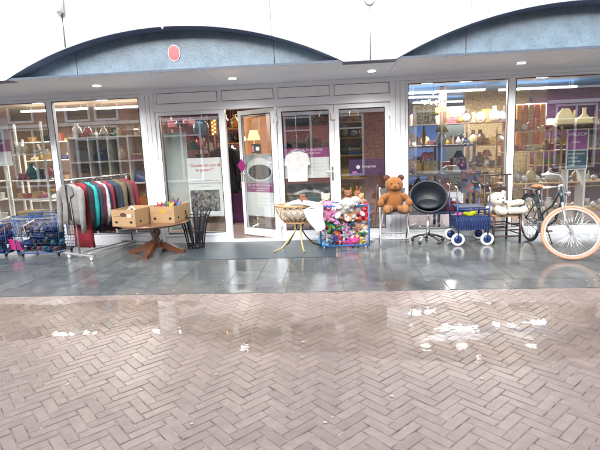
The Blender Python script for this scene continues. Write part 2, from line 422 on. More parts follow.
# ---------------------------------------------------------------- shopfront
def rect_frame(mb, x0, x1, z0, z1, w, y0, y1, wb=None, wt=None):
    wb = w if wb is None else wb; wt = w if wt is None else wt
    mb.box(x0, x0+w, y0, y1, z0, z1, bev=.003); mb.box(x1-w, x1, y0, y1, z0, z1, bev=.003)
    mb.box(x0+w, x1-w, y0, y1, z0, z0+wb, bev=.003); mb.box(x0+w, x1-w, y0, y1, z1-wt, z1, bev=.003)
mb = MB()
mb.box(-7.155, 5.005, -.055, .06, 2.375, 2.455)
hd = tag(mb.build('head_beam', FRAME), 'pale grey beam running along the top of the shopfront under the canopy', 'beam')
def window(name, x0, x1, z0, z1, mull, label, cat, plinth, w=.05, group=None):
    o = empty(name, ((x0+x1)/2, 0, 0), label=label, cat=cat, group=group); cx = (x0+x1)/2
    mb = MB(); rect_frame(mb, x0-cx, x1-cx, z0, z1, w, -.045, .045)
    for (a, b_) in mull: mb.box(a-cx, b_-cx, -.05, .05, z0+w, z1-w, bev=.004)
    mb.build('frame', FRAME, o)
    ed = [x0+w]+[v for ab in mull for v in ab]+[x1-w]
    for a, b_ in zip(ed[::2], ed[1::2]):
        mb = MB(); mb.box(a-cx, b_-cx, -.004, .004, z0+w, z1-w); mb.build('pane', GLASS, o)
        mb = MB(); rect_frame(mb, a-cx, b_-cx, z0+w, z1-w, .010, -.052, -.044); mb.build('gasket', GAP, o)
    if plinth:
        mb = MB(); mb.box(x0-cx, x1-cx, -.04, .06, 0, z0-.002, bev=.003); mb.build('plinth', FRAME, o)
    return o
window('display_window', -7.15, -3.0, .14, 2.373, [(-5.98,-5.90), (-4.555,-4.46)], 'wide white framed shop window behind the clothes rack and blue carts', 'shop window', 1, .045)
window('display_window', 1.05, 5.0, .09, 2.373, [(2.545,2.645), (4.18,4.27)], 'wide white framed shop window with table lamps, behind the bicycle and black chair', 'shop window', 1, .045)
def pil(x0, x1, lb):
    mb = MB(); mb.box(x0, x1, -.06, .06, 0, 2.373, bev=.004)
    o = mb.build('pilaster', FRAME); tag(o, lb, 'pilaster', 'shopfront pilasters')
    mb = MB(); n = 3
    for i in range(1, n):
        xx = x0+(x1-x0)*i/n; mb.box(xx-.003, xx+.003, -.0615, -.0605, .02, 2.36)
    mb.build('groove', mat('groove_grey', (.3,.3,.32), .6), o)
pil(-2.998, -2.802, 'narrow pale grey pilaster between the clothes window and the poster window')
pil(.83, 1.048, 'pale grey pilaster behind the brown teddy bear')
mb = MB(); mb.box(-2.80, .828, -.058, .06, 2.088, 2.2)
mb.box(-2.80, .828, -.050, .05, 2.2002, 2.3748)
tr = mb.build('transom_beam', FRAME); tag(tr, 'pale grey transom beam with four outlined panels above the doors', 'beam')
for (a, b_) in ((-2.745,-1.80), (-1.715,-.93), (-.845,-.08), (.01,.81)):
    mb = MB(); mb.box(a, b_, -.056, -.0502, 2.215, 2.36); p = mb.build('transom_panel', mat('transom_panel_grey', (.83,.86,.89), .35, var=.04), tr)
    mb = MB(); rect_frame(mb, a-.006, b_+.006, 2.209, 2.366, .006, -.0575, -.0505); mb.build('seal', GAP, p)
for (a, b_, lb) in ((-11,-7.16,'plain pale wall past the clothes end of the shopfront'),(5.01,11,'plain pale wall past the bicycle end of the shopfront')):
    tag(MB().box(a,b_,-.05,.06,0,2.455).build('side_wall', FRAME), lb, 'wall')
window('poster_window', -2.80, -1.735, .11, 2.086, [], 'tall white framed side window with the Dutch notice poster, left of the open door', 'window', 1, .058)
mb = MB(); mb.box(-1.733, -1.70, -.05, .06, .03, 2.086); mb.box(-.93, -.90, -.05, .06, .03, 2.086)
mb.box(-1.733, -.90, -.06, .07, .004, .03); mb.box(-.90, .83, -.06, .07, .004, .03)
tag(mb.build('door_frame', FRAME), 'pale grey door frame and sill round the open doorway', 'door frame')
def leaf(name, w, label, h=2.083, fx=.075, fb=.13, handle=1, side=1):
    o = empty(name, (0,0,0), label=label, cat='door', group='glazed shop doors')
    mb = MB(); rect_frame(mb, 0, w, .035, h, fx, -.025, .025, wb=fb, wt=.07); mb.build('frame', FRAME, o)
    mb = MB(); mb.box(fx, w-fx, -.004, .004, .035+fb, h-.07); mb.build('pane', GLASS, o)
    mb = MB(); rect_frame(mb, fx, w-fx, .035+fb, h-.07, .009, -.031, -.025); mb.build('gasket', GAP, o)
    hx = fx/2 if side < 0 else w-fx/2
    if handle:
        mb = MB(); mb.box(hx-.015, hx+.015, -.034, -.0255, .93, 1.15, bev=.003); mb.tube([(hx,-.03,1.07),(hx,-.07,1.07),(hx+.1*(-side),-.075,1.07)], .009, 8); mb.build('handle', CHROME, o)
    mb = MB()
    for z in (.25, 1.9): mb.tube([((w-.006) if side < 0 else .006, -.035, z-.05), ((w-.006) if side < 0 else .006, -.035, z+.05)], .013, 8)
    mb.build('hinge', FRAME, o)
    return o
dA = leaf('shop_door', .78, 'white glazed shop door standing open inwards with the bean bowl poster', side=-1)
# hinged at its +X end at (-.93,.02): local x axis points from the free end to the hinge
fr_ = Vector((-1.575, .45)); hg = Vector((-.925, .03)); dv = hg-fr_
dA.location = (hg.x-dv.normalized().x*.78, hg.y-dv.normalized().y*.78, 0); dA.rotation_euler.z = math.atan2(dv.y, dv.x)
dB = leaf('shop_door', .875, 'closed glazed shop door behind the wicker bassinet', side=1); dB.location = (-.895, 0, 0)
dC = leaf('shop_door', .84, 'closed glazed shop door with a purple board, behind the stuffed toys', side=-1, handle=0); dC.location = (-.014, 0, 0)
mb = MB(); mb.box(-.055, .02, -.028, -.0258, 1.86, 1.96); tag(mb.build('door_closer_box', WHITEP, loc=(0,-.02,0)), 'small white box fixed high between the two closed doors', 'door fitting')

# posters -------------------------------------------------
PAPER = mat('poster_paper', (.86,.88,.88), .5, var=.03, scale=3)
MAG = mat('magenta_print', (.30,.05,.22), .5, var=.08)
REDT = mat('red_ink', (.55,.06,.07), .6); GREYT = mat('grey_ink', (.25,.28,.30), .6); WT = mat('white_ink', (.85,.82,.85), .6)
def photo_mat(name, cols, scale):
    m = mat(name, (.5,.5,.5), .5); n = m.node_tree; b = n.nodes['Principled BSDF']
    tc = n.nodes.new('ShaderNodeTexCoord'); v = n.nodes.new('ShaderNodeTexVoronoi'); v.inputs['Scale'].default_value = scale
    n.links.new(tc.outputs['Object'], v.inputs['Vector']); r = n.nodes.new('ShaderNodeValToRGB')
    n.links.new(v.outputs['Color'], r.inputs[0])
    r.color_ramp.elements[0].color = (*cols[0], 1); r.color_ramp.elements[1].color = (*cols[-1], 1)
    for i, c in enumerate(cols[1:-1]): e = r.color_ramp.elements.new((i+1)/(len(cols)-1)); e.color = (*c, 1)
    r.color_ramp.interpolation = 'CONSTANT' if len(cols) > 3 else 'LINEAR'
    n.links.new(r.outputs[0], b.inputs['Base Color']); return m
BW = photo_mat('bw_photo', [(.02,.02,.02), (.15,.15,.15), (.4,.4,.4)], 28)
BEAN = photo_mat('bean_photo', [(.01,.01,.01), (.03,.03,.035), (.10,.09,.09), (.30,.28,.28)], 70)
# notice poster
o = empty('notice_poster', (-2.08, .012, .42), label='tall white notice poster with red Dutch question and black and white photo', cat='poster')
mb = MB(); mb.box(-.29, .27, 0, .003, 0, .94); mb.build('sheet', PAPER, o)
mb = MB(); mb.box(-.27, .205, -.002, -.0003, .085, .43); mb.build('picture', BW, o)
text('“Goederen om af\nte geven?”', .072, REDT, o, (-.01, -.002, .80))
for i, (s, z) in enumerate((('Zoek de juiste medewerker, vraag', .57), ('en informeer bij de kassa van de winkel', .53), ('of kom langs', .485))): text(s, .032, GREYT, o, (-.02, -.002, z))
# tall pale board behind glass, left of the poster
o = tag(MB().box(-2.735, -2.385, .09, .13, .2, 1.78).build('display_board', mat('pale_board', (.50,.54,.52), .6, var=.05)), 'tall pale grey-green board behind the poster window', 'board')
# bowl poster on the open door
PF = mat('poster_grey', (.38,.39,.42), .5, var=.05)
def band_poster(name, parent, loc, wd, h, band, lines, bowl, label):
    o = empty(name, (0,0,0), label=label, cat='poster', group='white posters with a magenta band')
    if parent:
        o.location = parent.matrix_basis @ Vector(loc) if False else loc
    o.location = loc
    mb = MB(); mb.box(-wd/2, wd/2, 0, .003, 0, h); mb.build('sheet', PAPER, o)
    z0, z1 = band
    mb = MB(); mb.box(-wd/2-.002, wd/2+.002, -.002, -.0003, z0, z1); mb.build('band', MAG, o)
    zz = z1-.012
    for i, s in enumerate(lines):
        sz = (.046, .034, .030)[i]; zz -= sz*.85; text(s, sz, WT, o, (0, -.003, zz)); zz -= .012
    if bowl:
        mb = MB(); mb.box(-wd/2+.002, wd/2-.002, -.0018, -.0004, z1+.002, h-.002); mb.build('picture', PF, o)
        mb = MB(); mb.prism([(.290*cos(a), z1+.22+.19*sin(a)) for a in [2*pi*i/40 for i in range(40)]], -.0032, -.002); mb.build('bowl', mat('bowl_grey', (.80,.81,.83), .5), o)
        mb = MB(); mb.prism([(.25*cos(a)+.005, z1+.18+.125*sin(a)) for a in [2*pi*i/40 for i in range(40)]], -.0045, -.0034); mb.build('beans', BEAN, o)
    mb = MB()
    for i in range(3): mb.box(-.05, wd/2-.06, -.001, -.0003, z0-.10-.055*i, z0-.097-.055*i)
    mb.build('ruled_line', GREYT, o)
    return o
pB = band_poster('band_poster', None, (0,0,0), .60, 1.02, (.40,.55), ('HELP JE MEE? KOM LANGS', 'wij zoeken vrijwilligers voor de', 'kringloopwinkel'), 1, 'poster of a bean bowl over a magenta band, on the open door')
Md = Matrix.Translation(dA.location) @ Matrix.Rotation(dA.rotation_euler.z, 4, 'Z')
pB.location = Md @ Vector((.385, .0125, .36)); pB.rotation_euler.z = dA.rotation_euler.z
pC = band_poster('band_poster', None, (-.455, .0125, .98), .72, .47, (.32,.47), ('KOM OOK EN DOE MEE', 'wij kunnen jouw hulp gebruiken', ''), 0, 'white poster with a magenta band, on the closed door behind the bassinet')
pL = band_poster('band_poster', None, (-5.50, .012, 1.36), .44, .76, (.23,.42), ('KOM LANGS', 'doe mee', ''), 0, 'poster with a magenta band at the far end of the clothes window')
# magenta diamond on the door edge
o = MB().prism([(0,-.115),(.095,0),(0,.115),(-.095,0)], -.004, .002).build('diamond_sticker', mat('magenta_film', (.26,.01,.15), .4))
o.location = Md @ Vector((.035, -.036, 1.20)); o.rotation_euler.z = dA.rotation_euler.z; tag(o, 'magenta diamond sticker on the edge of the open door', 'sticker')
o = empty('payment_sign', Md @ Vector((.36, -.012, 1.47)), dA.rotation_euler.z, 'small dark payment sign with pink and white marks on the open door glass', 'sign')
MB().box(-.095,.095,-.003,0,-.075,.075).build('plate', mat('dark_sign', (.04,.05,.07), .4), o)
MB().box(-.085,-.04,-.005,-.0032,-.05,.05).build('mark', mat('pink_mark', (.5,.2,.25), .5), o)
MB().box(.0,.07,-.005,-.0032,-.03,.025).build('mark', WT, o)
# purple board behind the right-hand closed door
o = empty('purple_board', (.49, .09, .98), label='purple board with a white round emblem and word, behind the closed door', cat='sign')
MB().box(-.29,.28,0,.01,0,.26).build('board', mat('purple_print', (.06,.02,.09), .5), o)
MB().prism([(-.15+.03*cos(2*pi*i/20), .14+.03*sin(2*pi*i/20)) for i in range(20)], -.002, -.0003).build('emblem', WT, o)
text('kringloop', .055, WT, o, (.02,-.002,.13)); MB().box(-.24,-.17,-.002,-.0003,.04,.075).build('mark', mat('pink_print', (.7,.15,.5), .5), o)

# ---------------------------------------------------------------- shop interior
mb = MB(); mb.box(-9.4, 8.2, .05, 8.2, -.2, .02)
tag(mb.build('floor', mat('shop_floor', (.20,.16,.15), .35, var=.15, scale=4)), 'dark shop floor', kind='structure')
CE = mat('ceiling_tan', (.52,.44,.34), .7, var=.04); CB = mat('ceiling_blue', (.10,.36,.85), .6, var=.05); 
mb = MB(); mb.box(-9.4, 1.0, .07, 8.2, 2.5, 2.6); mb.box(1.0, 8.2, .07, 1.75, 2.5, 2.6); mb.mi = 1; mb.box(1.0, 8.2, 1.7503, 8.2, 2.5, 2.6)
tag(mb.build('ceiling', [CE, CB]), 'shop ceiling, tan with a blue part', kind='structure')
mb = MB(); mb.box(-9.4, -3.6, 5.0, 5.1, .02, 2.5); mb.mi = 1; mb.box(-3.6, 1.1, 5.6, 5.7, .02, 2.5); mb.mi = 2; mb.box(1.1, 3.0, 6.0, 6.1, .02, 2.5)
mb.mi = 3; mb.box(2.9, 4.25, 3.6, 3.7, .02, 2.5); mb.mi = 4; mb.box(4.25, 8.2, 3.4, 3.5, .02, 2.5)
mb.mi = 0; mb.box(-9.5, -9.4, .07, 8.2, .02, 2.5); mb.mi = 4; mb.box(8.2, 8.3, .07, 8.2, .02, 2.5)
mb.mi = 1; mb.box(1.06, 1.09, 1.3, 5.6, .02, 2.5); mb.box(-3.62, -3.59, 2.2, 5.6, .02, 2.5)
tag(mb.build('back_wall', [mat('wall_cream', (.55,.43,.31), .8), mat('wall_maroon', (.17,.07,.08), .8), mat('wall_blue', (.03,.07,.19), .8), mat('wall_ochre', (.26,.18,.09), .8, var=.6, scale=25), mat('wall_purple', (.08,.025,.075), .8)]), 'painted inner shop walls', kind='structure')
TUBE = mat('tube_glow', (1,1,1), .4, emit=(1,.95,.86), estr=3)
k = 0
def tube_light(x, y, L=1.4, rz=0, lab=''):
    o = empty('tube_light', (x, y, 2.38), R(rz), lab, 'ceiling light', 'tube lights inside the shop')
    MB().box(-L/2, L/2, -.02, .02, .012, .03).build('housing', WHITEP, o)
    for sx in (-.4,.4): MB().tube([(sx*L,0,.03),(sx*L,0,.119)], .004, 5).build('cord', WHITEP, o)
    MB().box(-L/2+.02, L/2-.02, -.04, .04, -.01, .0115).build('tube', TUBE, o)
    A = bpy.data.lights.new('tube_beam', 'AREA'); A.shape = 'RECTANGLE'; A.size = L-.1; A.size_y = .07; A.energy = (17 if -2.7 < x < .5 else 27 if x < 0 else 21)*L; A.color = (1,.90,.76) if x < .8 else (1,.95,.9)
    ao = bpy.data.objects.new('tube_beam', A); C.objects.link(ao); ao.parent = o; ao.location = (0,0,-.014)
for (x, y, L, rz, lb) in ((-5.6, 1.9, 1.4, 0, 'tube light inside above the white metal rack'), (-4.1, 2.0, 1.4, 0, 'tube light inside above the cube shelves'), (-2.0, 3.0, 1.0, 0, 'tube light inside beyond the poster window'),
                          (-.6, 3.2, 1.2, 0, 'tube light inside beyond the bassinet door'), (1.75, 3.0, 1.2, 14, 'nearer slanting tube light under the blue ceiling, above the table lamps'), (2.5, 4.6, 1.3, 14, 'farther slanting tube light under the blue ceiling, above the table lamps'),
                          (1.9, 2.05, 1.9, 0, 'long tube light at the front edge of the blue ceiling, by the pilaster'), (3.9, 2.3, 1.5, 3, 'long tube light under the blue ceiling above the cream vases')):
    tube_light(x, y, L, rz, lb)
for i, (x, lb) in enumerate(((-5.66, 'round lit ceiling spot just inside the far clothes window pane'), (-4.38, 'round lit ceiling spot just inside above the cube shelves'), (1.66, 'round lit ceiling spot inside, nearest the pilaster, above the floral lampshade'), (2.33, 'round lit ceiling spot inside between floral lampshade and window mullion'), (3.64, 'round lit ceiling spot inside above the cream vases'), (-1.95, 'round lit ceiling spot inside the poster window'))):
    o = empty('ceiling_spot', (x, 1.45, 2.5), label=lb, cat='ceiling light', group='round spots inside the shop')
    MB().lathe([(.12,-.001),(.13,-.012),(.11,-.016),(.10,-.004),(.12,-.001)], 24).build('trim_ring', WHITEP, o)
    MB().lathe([(.001,-.006),(.10,-.006),(.10,-.012),(.001,-.014)], 20).build('lens', LAMP, o)


for (x0_, x1_, lb) in ((-7.0,-3.15,'added unseen fill light strip behind the head of the clothes window'), (-2.7,-1.85,'added unseen fill light strip above the poster window'), (1.2,4.9,'added unseen fill light strip above the table lamp window')):  # added light strips, out of view, to brighten goods near the glass
    o = empty('added_fill_strip', ((x0_+x1_)/2,.22,2.47), label=lb, cat='ceiling light', group='added unseen fill light strips')
    h = (x1_-x0_)/2; MB().box(-h,h,-.03,.03,.0,.028).build('housing', WHITEP, o)
    MB().box(-h+.02,h-.02,-.02,.02,-.012,-.0005).build('tube', mat('added_fill_glow', (1,1,1), .4, emit=(1,.93,.82), estr=6), o)
# --- goods ------------------------------------------------
PAL = {'cream': (.66,.56,.36), 'white': (.72,.71,.68), 'navy': (.03,.05,.16), 'brown': (.16,.08,.04), 'rust': (.42,.14,.06), 'pink': (.62,.22,.30), 'teal': (.05,.22,.26), 'blue': (.08,.22,.50),
       'black': (.02,.02,.025), 'grey': (.28,.28,.30), 'yellow': (.68,.46,.07), 'purple': (.24,.07,.26), 'green': (.08,.28,.10), 'red': (.50,.04,.06), 'tan': (.42,.28,.16), 'gold': (.55,.36,.10), 'orange': (.65,.25,.05), 'silver': (.5,.5,.52)}
PAL = {k: tuple(c**1.25*.62 for c in v) for k, v in PAL.items()}
def pm(c, r=.5, **k): return mat('dye_%s_%d' % (c, int(r*100)), PAL[c], r, var=.15, **k)
def lathe_thing(name, prof, m, s, n=18):
    mb = MB(); mb.lathe([(r*s, z*s) for r, z in prof], n); return mb.build(name, m)
PROF = {'vase': [(.05,0),(.085,.05),(.10,.12),(.08,.19),(.035,.23),(.03,.27),(.045,.29),(.035,.288),(.025,.26)],
        'jug': [(.05,0),(.07,.04),(.075,.10),(.05,.16),(.045,.19),(.055,.21),(.045,.208),(.035,.19)],
        'bowl': [(.035,0),(.04,.01),(.08,.05),(.10,.09),(.095,.09),(.07,.05),(.02,.02)],
        'glass': [(.03,0),(.03,.004),(.006,.01),(.006,.07),(.035,.11),(.037,.17),(.033,.17),(.03,.115),(.002,.085)],
        'candlestick': [(.045,0),(.045,.01),(.012,.025),(.018,.06),(.01,.10),(.02,.15),(.012,.19),(.025,.21),(.012,.22),(.012,.30),(.002,.31)],
        'bottle': [(.035,0),(.037,.01),(.037,.14),(.015,.19),(.013,.24),(.016,.25),(.002,.25)],
        'teapot': [(.04,0),(.075,.03),(.085,.07),(.06,.12),(.03,.125),(.012,.14),(.014,.15),(.001,.155)],
        'pot': [(.05,0),(.07,.12),(.075,.12),(.065,.118),(.05,.02)]}
def goods(kind, col, s=1.):
    """returns a thing whose origin is at its base centre, facing -Y"""
    if kind in PROF:
        o = lathe_thing(kind, PROF[kind], pm(col, .25), s)
        if kind in ('jug', 'teapot'):
            mb = MB(); mb.tube([(.06*s,0,.15*s),(.11*s,0,.14*s),(.12*s,0,.09*s),(.07*s,0,.04*s)], .007*s, 6); mb.build('handle', pm(col, .25), o)
        if kind == 'teapot': mb = MB(); mb.tube([(-.07*s,0,.05*s),(-.11*s,0,.08*s),(-.125*s,0,.13*s)], [.014*s,.01*s,.007*s], 6); mb.build('spout', pm(col, .25), o)
        return o
    if kind == 'plate':
        M = Matrix.Translation((0,0,.105*s)) @ Matrix.Rotation(R(80), 4, 'X')
        mb = MB(); mb.lathe([(.045*s,0),(.06*s,.003),(.10*s,.016),(.105*s,.02),(.10*s,.021),(.058*s,.009)], 24, M); return mb.build('plate', pm(col, .2))
    if kind == 'book':
        h = .20*s; mb = MB(); mb.box(-.018*s,.018*s,-.07,.07,0,h,bev=.002); o = mb.build('book', pm(col, .6))
        MB().box(-.014*s,.014*s,-.068,.072,h*.01,h*1.003).build('pages', pm('cream', .8), o); return o
    if kind == 'box':
        o = MB().box(-.09*s,.09*s,-.06*s,.06*s,0,.12*s,bev=.004).build('box', pm(col, .6)); MB().box(-.093*s,.093*s,-.063*s,.063*s,.10*s,.128*s,bev=.003).build('lid', pm(col, .5), o); return o
    if kind == 'picture':
        o = empty('framed_picture', (0,0,0)); M = Matrix.Rotation(R(-8), 4, 'X')
        mb = MB(); a, h, f = .09*s, .25*s, .018
        mb.box(-a,a,-.008,.008,0,f,M); mb.box(-a,a,-.008,.008,h-f,h,M); mb.box(-a,-a+f,-.008,.008,f,h-f,M); mb.box(a-f,a,-.008,.008,f,h-f,M); mb.build('frame', pm(col, .4), o)
        mb = MB(); mb.box(-a+f,a-f,-.002,.004,f,h-f,M); mb.build('picture', BW if col in ('black','silver') else photo_mat('picture_'+col+str(random.randint(0,2)), [PAL['cream'], PAL[col], PAL['teal']], 20), o); return o
    if kind == 'folded_clothes':
        o = None; z = 0
        for i in range(3):
            c = [col, 'grey', 'navy', 'cream', 'pink'][(i*2+len(col)) % 5] if i else col
            mb = MB(); mb.box(-.13*s+random.uniform(-.01,.01),.13*s,-.11,.11,z,z+.038,bev=.015); q = mb.build('folded_clothes' if o is None else 'layer', pm(c, .9), o)
            o = o or q; z += .039
        return o
    if kind == 'handbag':
        mb = MB(); mb.sm = True; mb.prism([(-.13*s,0),(.13*s,0),(.145*s,.06*s),(.11*s,.19*s),(-.11*s,.19*s),(-.145*s,.06*s)], -.045, .045); o = mb.build('handbag', pm(col, .5), sub=0)
        MB().tube([(.07*s*cos(a),-.02,.185*s+.09*s*sin(a)) for a in [pi*i/10 for i in range(11)]], .007, 6).build('handle', pm(col, .5), o)
        MB().box(-.02,.02,-.05,-.0455,.12*s,.15*s).build('clasp', pm('gold', .3), o); return o
    if kind == 'shoe':
        o = None
        for sx in (-.05, .05):
            mb = MB(); mb.ell((sx*s,-.05*s,.035*s), (.038*s,.085*s,.035*s)); mb.ell((sx*s,.04*s,.05*s), (.036*s,.055*s,.05*s)); mb.box(sx*s-.035*s,sx*s+.035*s,-.12*s,.09*s,0,.014*s,bev=.004)
            q = mb.build('pair_of_shoes' if o is None else 'shoe', pm(col, .5), o); o = o or q
        return o
    if kind == 'basket':
        mb = MB()
        for z in range(5): mb.tube([((.09+.008*z)*s*cos(a), (.07+.006*z)*s*sin(a), (.01+.025*z)*s) for a in [2*pi*i/20 for i in range(20)]], .008*s, 5, closed=True)
        for i in range(12):
            a = 2*pi*i/12; mb.tube([(.088*s*cos(a), .068*s*sin(a), 0), (.125*s*cos(a), .096*s*sin(a), .115*s)], .005*s, 5)
        mb.box(-.07*s,.07*s,-.05*s,.05*s,0,.006); return mb.build('basket', pm(col, .7))
    if kind == 'lamp':
        o = empty('table_lamp', (0,0,0)); mb = MB(); mb.lathe([(.05*s,0),(.055*s,.01*s),(.075*s,.06*s),(.08*s,.10*s),(.05*s,.17*s),(.015*s,.19*s),(.012*s,.22*s)], 18); mb.build('base', pm('white', .3), o)
        mb = MB(); mb.lathe([(.11*s,.20*s),(.045*s,.33*s),(.043*s,.33*s),(.106*s,.202*s)], 22); mb.build('lamp_shade', pm(col, .8), o); return o
    if kind == 'clock':
        M = Matrix.Translation((0,0,.10*s)) @ Matrix.Rotation(pi/2, 4, 'X')
        mb = MB(); mb.lathe([(.09*s,0),(.10*s,.01),(.10*s,.03),(.088*s,.035),(.086*s,.028)], 24, M); o = mb.build('round_clock', pm(col, .4))
        MB().lathe([(.001,.029),(.085*s,.029),(.085*s,.031),(.001,.031)], 24, M).build('dial', pm('white', .4), o); return o
ORD = ['first', 'second', 'third', 'fourth', 'fifth', 'sixth', 'seventh', 'eighth', 'ninth', 'tenth', 'eleventh', 'twelfth', 'thirteenth', 'fourteenth', 'fifteenth', 'sixteenth', 'seventeenth', 'eighteenth']
CATN = {'vase': 'vase', 'jug': 'jug', 'bowl': 'bowl', 'glass': 'glass', 'candlestick': 'candlestick', 'bottle': 'bottle', 'teapot': 'teapot', 'pot': 'pot', 'plate': 'plate', 'book': 'book', 'box': 'box', 'picture': 'picture',
        'folded_clothes': 'folded clothes', 'handbag': 'handbag', 'shoe': 'shoes', 'basket': 'basket', 'lamp': 'lamp', 'clock': 'clock'}
def shelf_fill(x0, x1, y, z, items, where):
    n = len(items); step = (x1-x0)/n
    for i, it in enumerate(items):
        kind, col = it[0], it[1]; s = it[2] if len(it) > 2 else 1.
        o = goods(kind, col, s); o.location = (x0+step*(i+.5)+random.uniform(-.1,.1)*step*.4, y+random.uniform(-.02,.02), z+.001)
        if kind not in ('book',): o.rotation_euler.z = random.uniform(-.25, .25)
        tag(o, '%s %s, %s on %s' % (col, CATN[kind], ORD[i], where), CATN[kind], 'goods for sale in the shop')
def rack(name, x0, x1, y0, y1, zs, top, m, label, posts=None, back=None, r=.016, board=.02):
    o = empty(name, ((x0+x1)/2, (y0+y1)/2, .02), label=label, cat='shelf'); cx, cy = (x0+x1)/2, (y0+y1)/2
    posts = posts or [x0, x1]
    mb = MB()
    for px in posts:
        if name == 'cube_shelf': mb.box(px-cx-r, px-cx+r, y0-cy, y1-cy, 0, top)
        else:
            for py in (y0, y1): mb.box(px-cx-r, px-cx+r, py-cy-r, py-cy+r, 0, top)
    mb.build('upright', m, o)
    for z in zs: MB().box(x0-cx+(r+.0005 if 0 else 0), x1-cx, y0-cy+.002, y1-cy-.002, z-.02-board, z-.02, bev=.002).build('shelf_board', m, o)
    if back: MB().box(x0-cx, x1-cx, y1-cy+.003, y1-cy+.012, 0, top).build('back_panel', back, o)
    return o
WR = mat('white_rack', (.58,.58,.56), .4)
rack('metal_rack', -5.72, -4.98, .42, .80, [.42,.76,1.09,1.54], 2.05, WR, 'white metal rack of goods inside the clothes window')
shelf_fill(-5.66, -5.04, .6, 1.54, [(random.choice(['shoe', 'vase', 'lamp', 'picture', 'candlestick', 'bowl', 'handbag']), random.choice(['cream', 'tan', 'white', 'brown']), random.uniform(0.6,0.85)) for _ in range(6)], 'the top shelf of the white metal rack')
shelf_fill(-5.66, -5.04, .6, 1.09, [(random.choice(['book', 'clock', 'handbag', 'box', 'vase', 'shoe']), random.choice(['navy', 'white', 'teal', 'black', 'pink', 'brown']), random.uniform(0.7,1)) for _ in range(7)], 'the second shelf of the white metal rack')
shelf_fill(-5.66, -5.04, .6, .76, [(random.choice(['candlestick', 'box', 'basket', 'shoe', 'bowl']), random.choice(['gold', 'pink', 'yellow', 'cream', 'red']), random.uniform(0.7,0.9)) for _ in range(6)], 'the white metal rack, third shelf')
shelf_fill(-5.66, -5.04, .6, .42, [('folded_clothes','yellow',1.),('folded_clothes','navy',.9),('box','cream',.9)], 'the white metal rack, lowest shelf')
rack('metal_rack', -6.9, -5.95, .42, .80, [.42,.76,1.09,1.54], 2.05, WR, 'white metal rack behind the last poster of the clothes window')
for zi, z in enumerate((.42,.76,1.09,1.54)):
    shelf_fill(-6.85,-6.0,.6,z,[(random.choice(['vase','box','shoe','book','basket']), random.choice(['cream','tan','pink','white','brown']), random.uniform(.7,.95)) for _ in range(8)], 'the rack behind the last poster, %s shelf' % ['lowest','third','second','top'][zi])
rack('hall_rack', -6.9, -3.75, 2.7, 3.05, [.5,.95,1.4,1.8], 1.85, WR, 'long white hall rack deep inside the clothes side', posts=[-6.9,-6.1,-5.3,-4.5,-3.75])
for zi, z in enumerate((.5,.95,1.4,1.8)):
    shelf_fill(-6.85,-3.8,2.88,z,[(random.choice(['vase','box','handbag','shoe','book','folded_clothes','picture','basket','lamp']), random.choice(['cream','tan','pink','white','brown','rust','navy','black','gold']), random.uniform(.8,1.1)) for _ in range(18)], 'the long white hall rack, %s shelf' % ['lowest','third','second','top'][zi])
# cube shelves
cx_ = [-4.76, -4.39, -4.03, -3.66, -3.30]
rack('cube_shelf', -4.76, -3.30, .80, 1.10, [.14,.52,.96,1.36,1.79], 1.78, WR, 'white cube shelf unit behind the clothes rack', posts=cx_, r=.014, back=mat('back_tan', (.58,.47,.32), .8), board=.028)
CU = [[('handbag','grey',1.),('handbag','navy',1.),('vase','cream',.85),('folded_clothes','pink',1.)],
      [('handbag','tan',1.),('folded_clothes','navy',1.),('basket','tan',1.),('handbag','blue',1.05)],
      [('shoe','brown',1.1),('handbag','black',.9),('box','white',1.2),('handbag','orange',.9)],
      [('box','tan',1.2),('shoe','black',1.),('basket','brown',1.),('box','grey',1.2)]]
RN = ['top', 'second', 'third', 'lowest']; CNm = ['first', 'second', 'third', 'fourth']
for r_i, zz in enumerate((1.36,.96,.52,.14)):
    for c_i in range(4):
        k_, c_, s_ = CU[r_i][c_i]; o = goods(k_, c_, s_); o.location = ((cx_[c_i]+cx_[c_i+1])/2+.01, .93, zz+.001)
        tag(o, '%s %s in the %s row of the cube shelf, %s cube along' % (c_, CATN[k_], RN[r_i], CNm[c_i]), CATN[k_], 'goods for sale in the shop')
shelf_fill(-4.7, -3.4, .95, 1.79, [(random.choice(['basket', 'vase', 'box', 'teapot', 'picture', 'bowl', 'shoe']), random.choice(['cream', 'tan', 'rust', 'white', 'pink', 'green']), random.uniform(0.6,0.95)) for _ in range(13)], 'top of the white cube shelf')
# deeper cream racks
rack('wall_rack', -6.8, -2.8, 4.5, 4.9, [.5,.95,1.4,1.85], 2.3, mat('pine', (.32,.19,.08), .6), 'long pine rack along the rear wall of the clothes side', posts=[-6.8,-5.8,-4.8,-3.8,-2.8])
pc = list(PAL)
for zi, z in enumerate((.5,.95,1.4,1.85)):
    its = [(random.choice(['box','handbag','vase','basket','book','book']), random.choice(pc), random.uniform(1.,1.4)) for _ in range(14)]
    shelf_fill(-6.7, -2.9, 4.7, z, its, 'the pine rear rack, %s shelf' % ['lowest','second lowest','second highest','top'][zi])
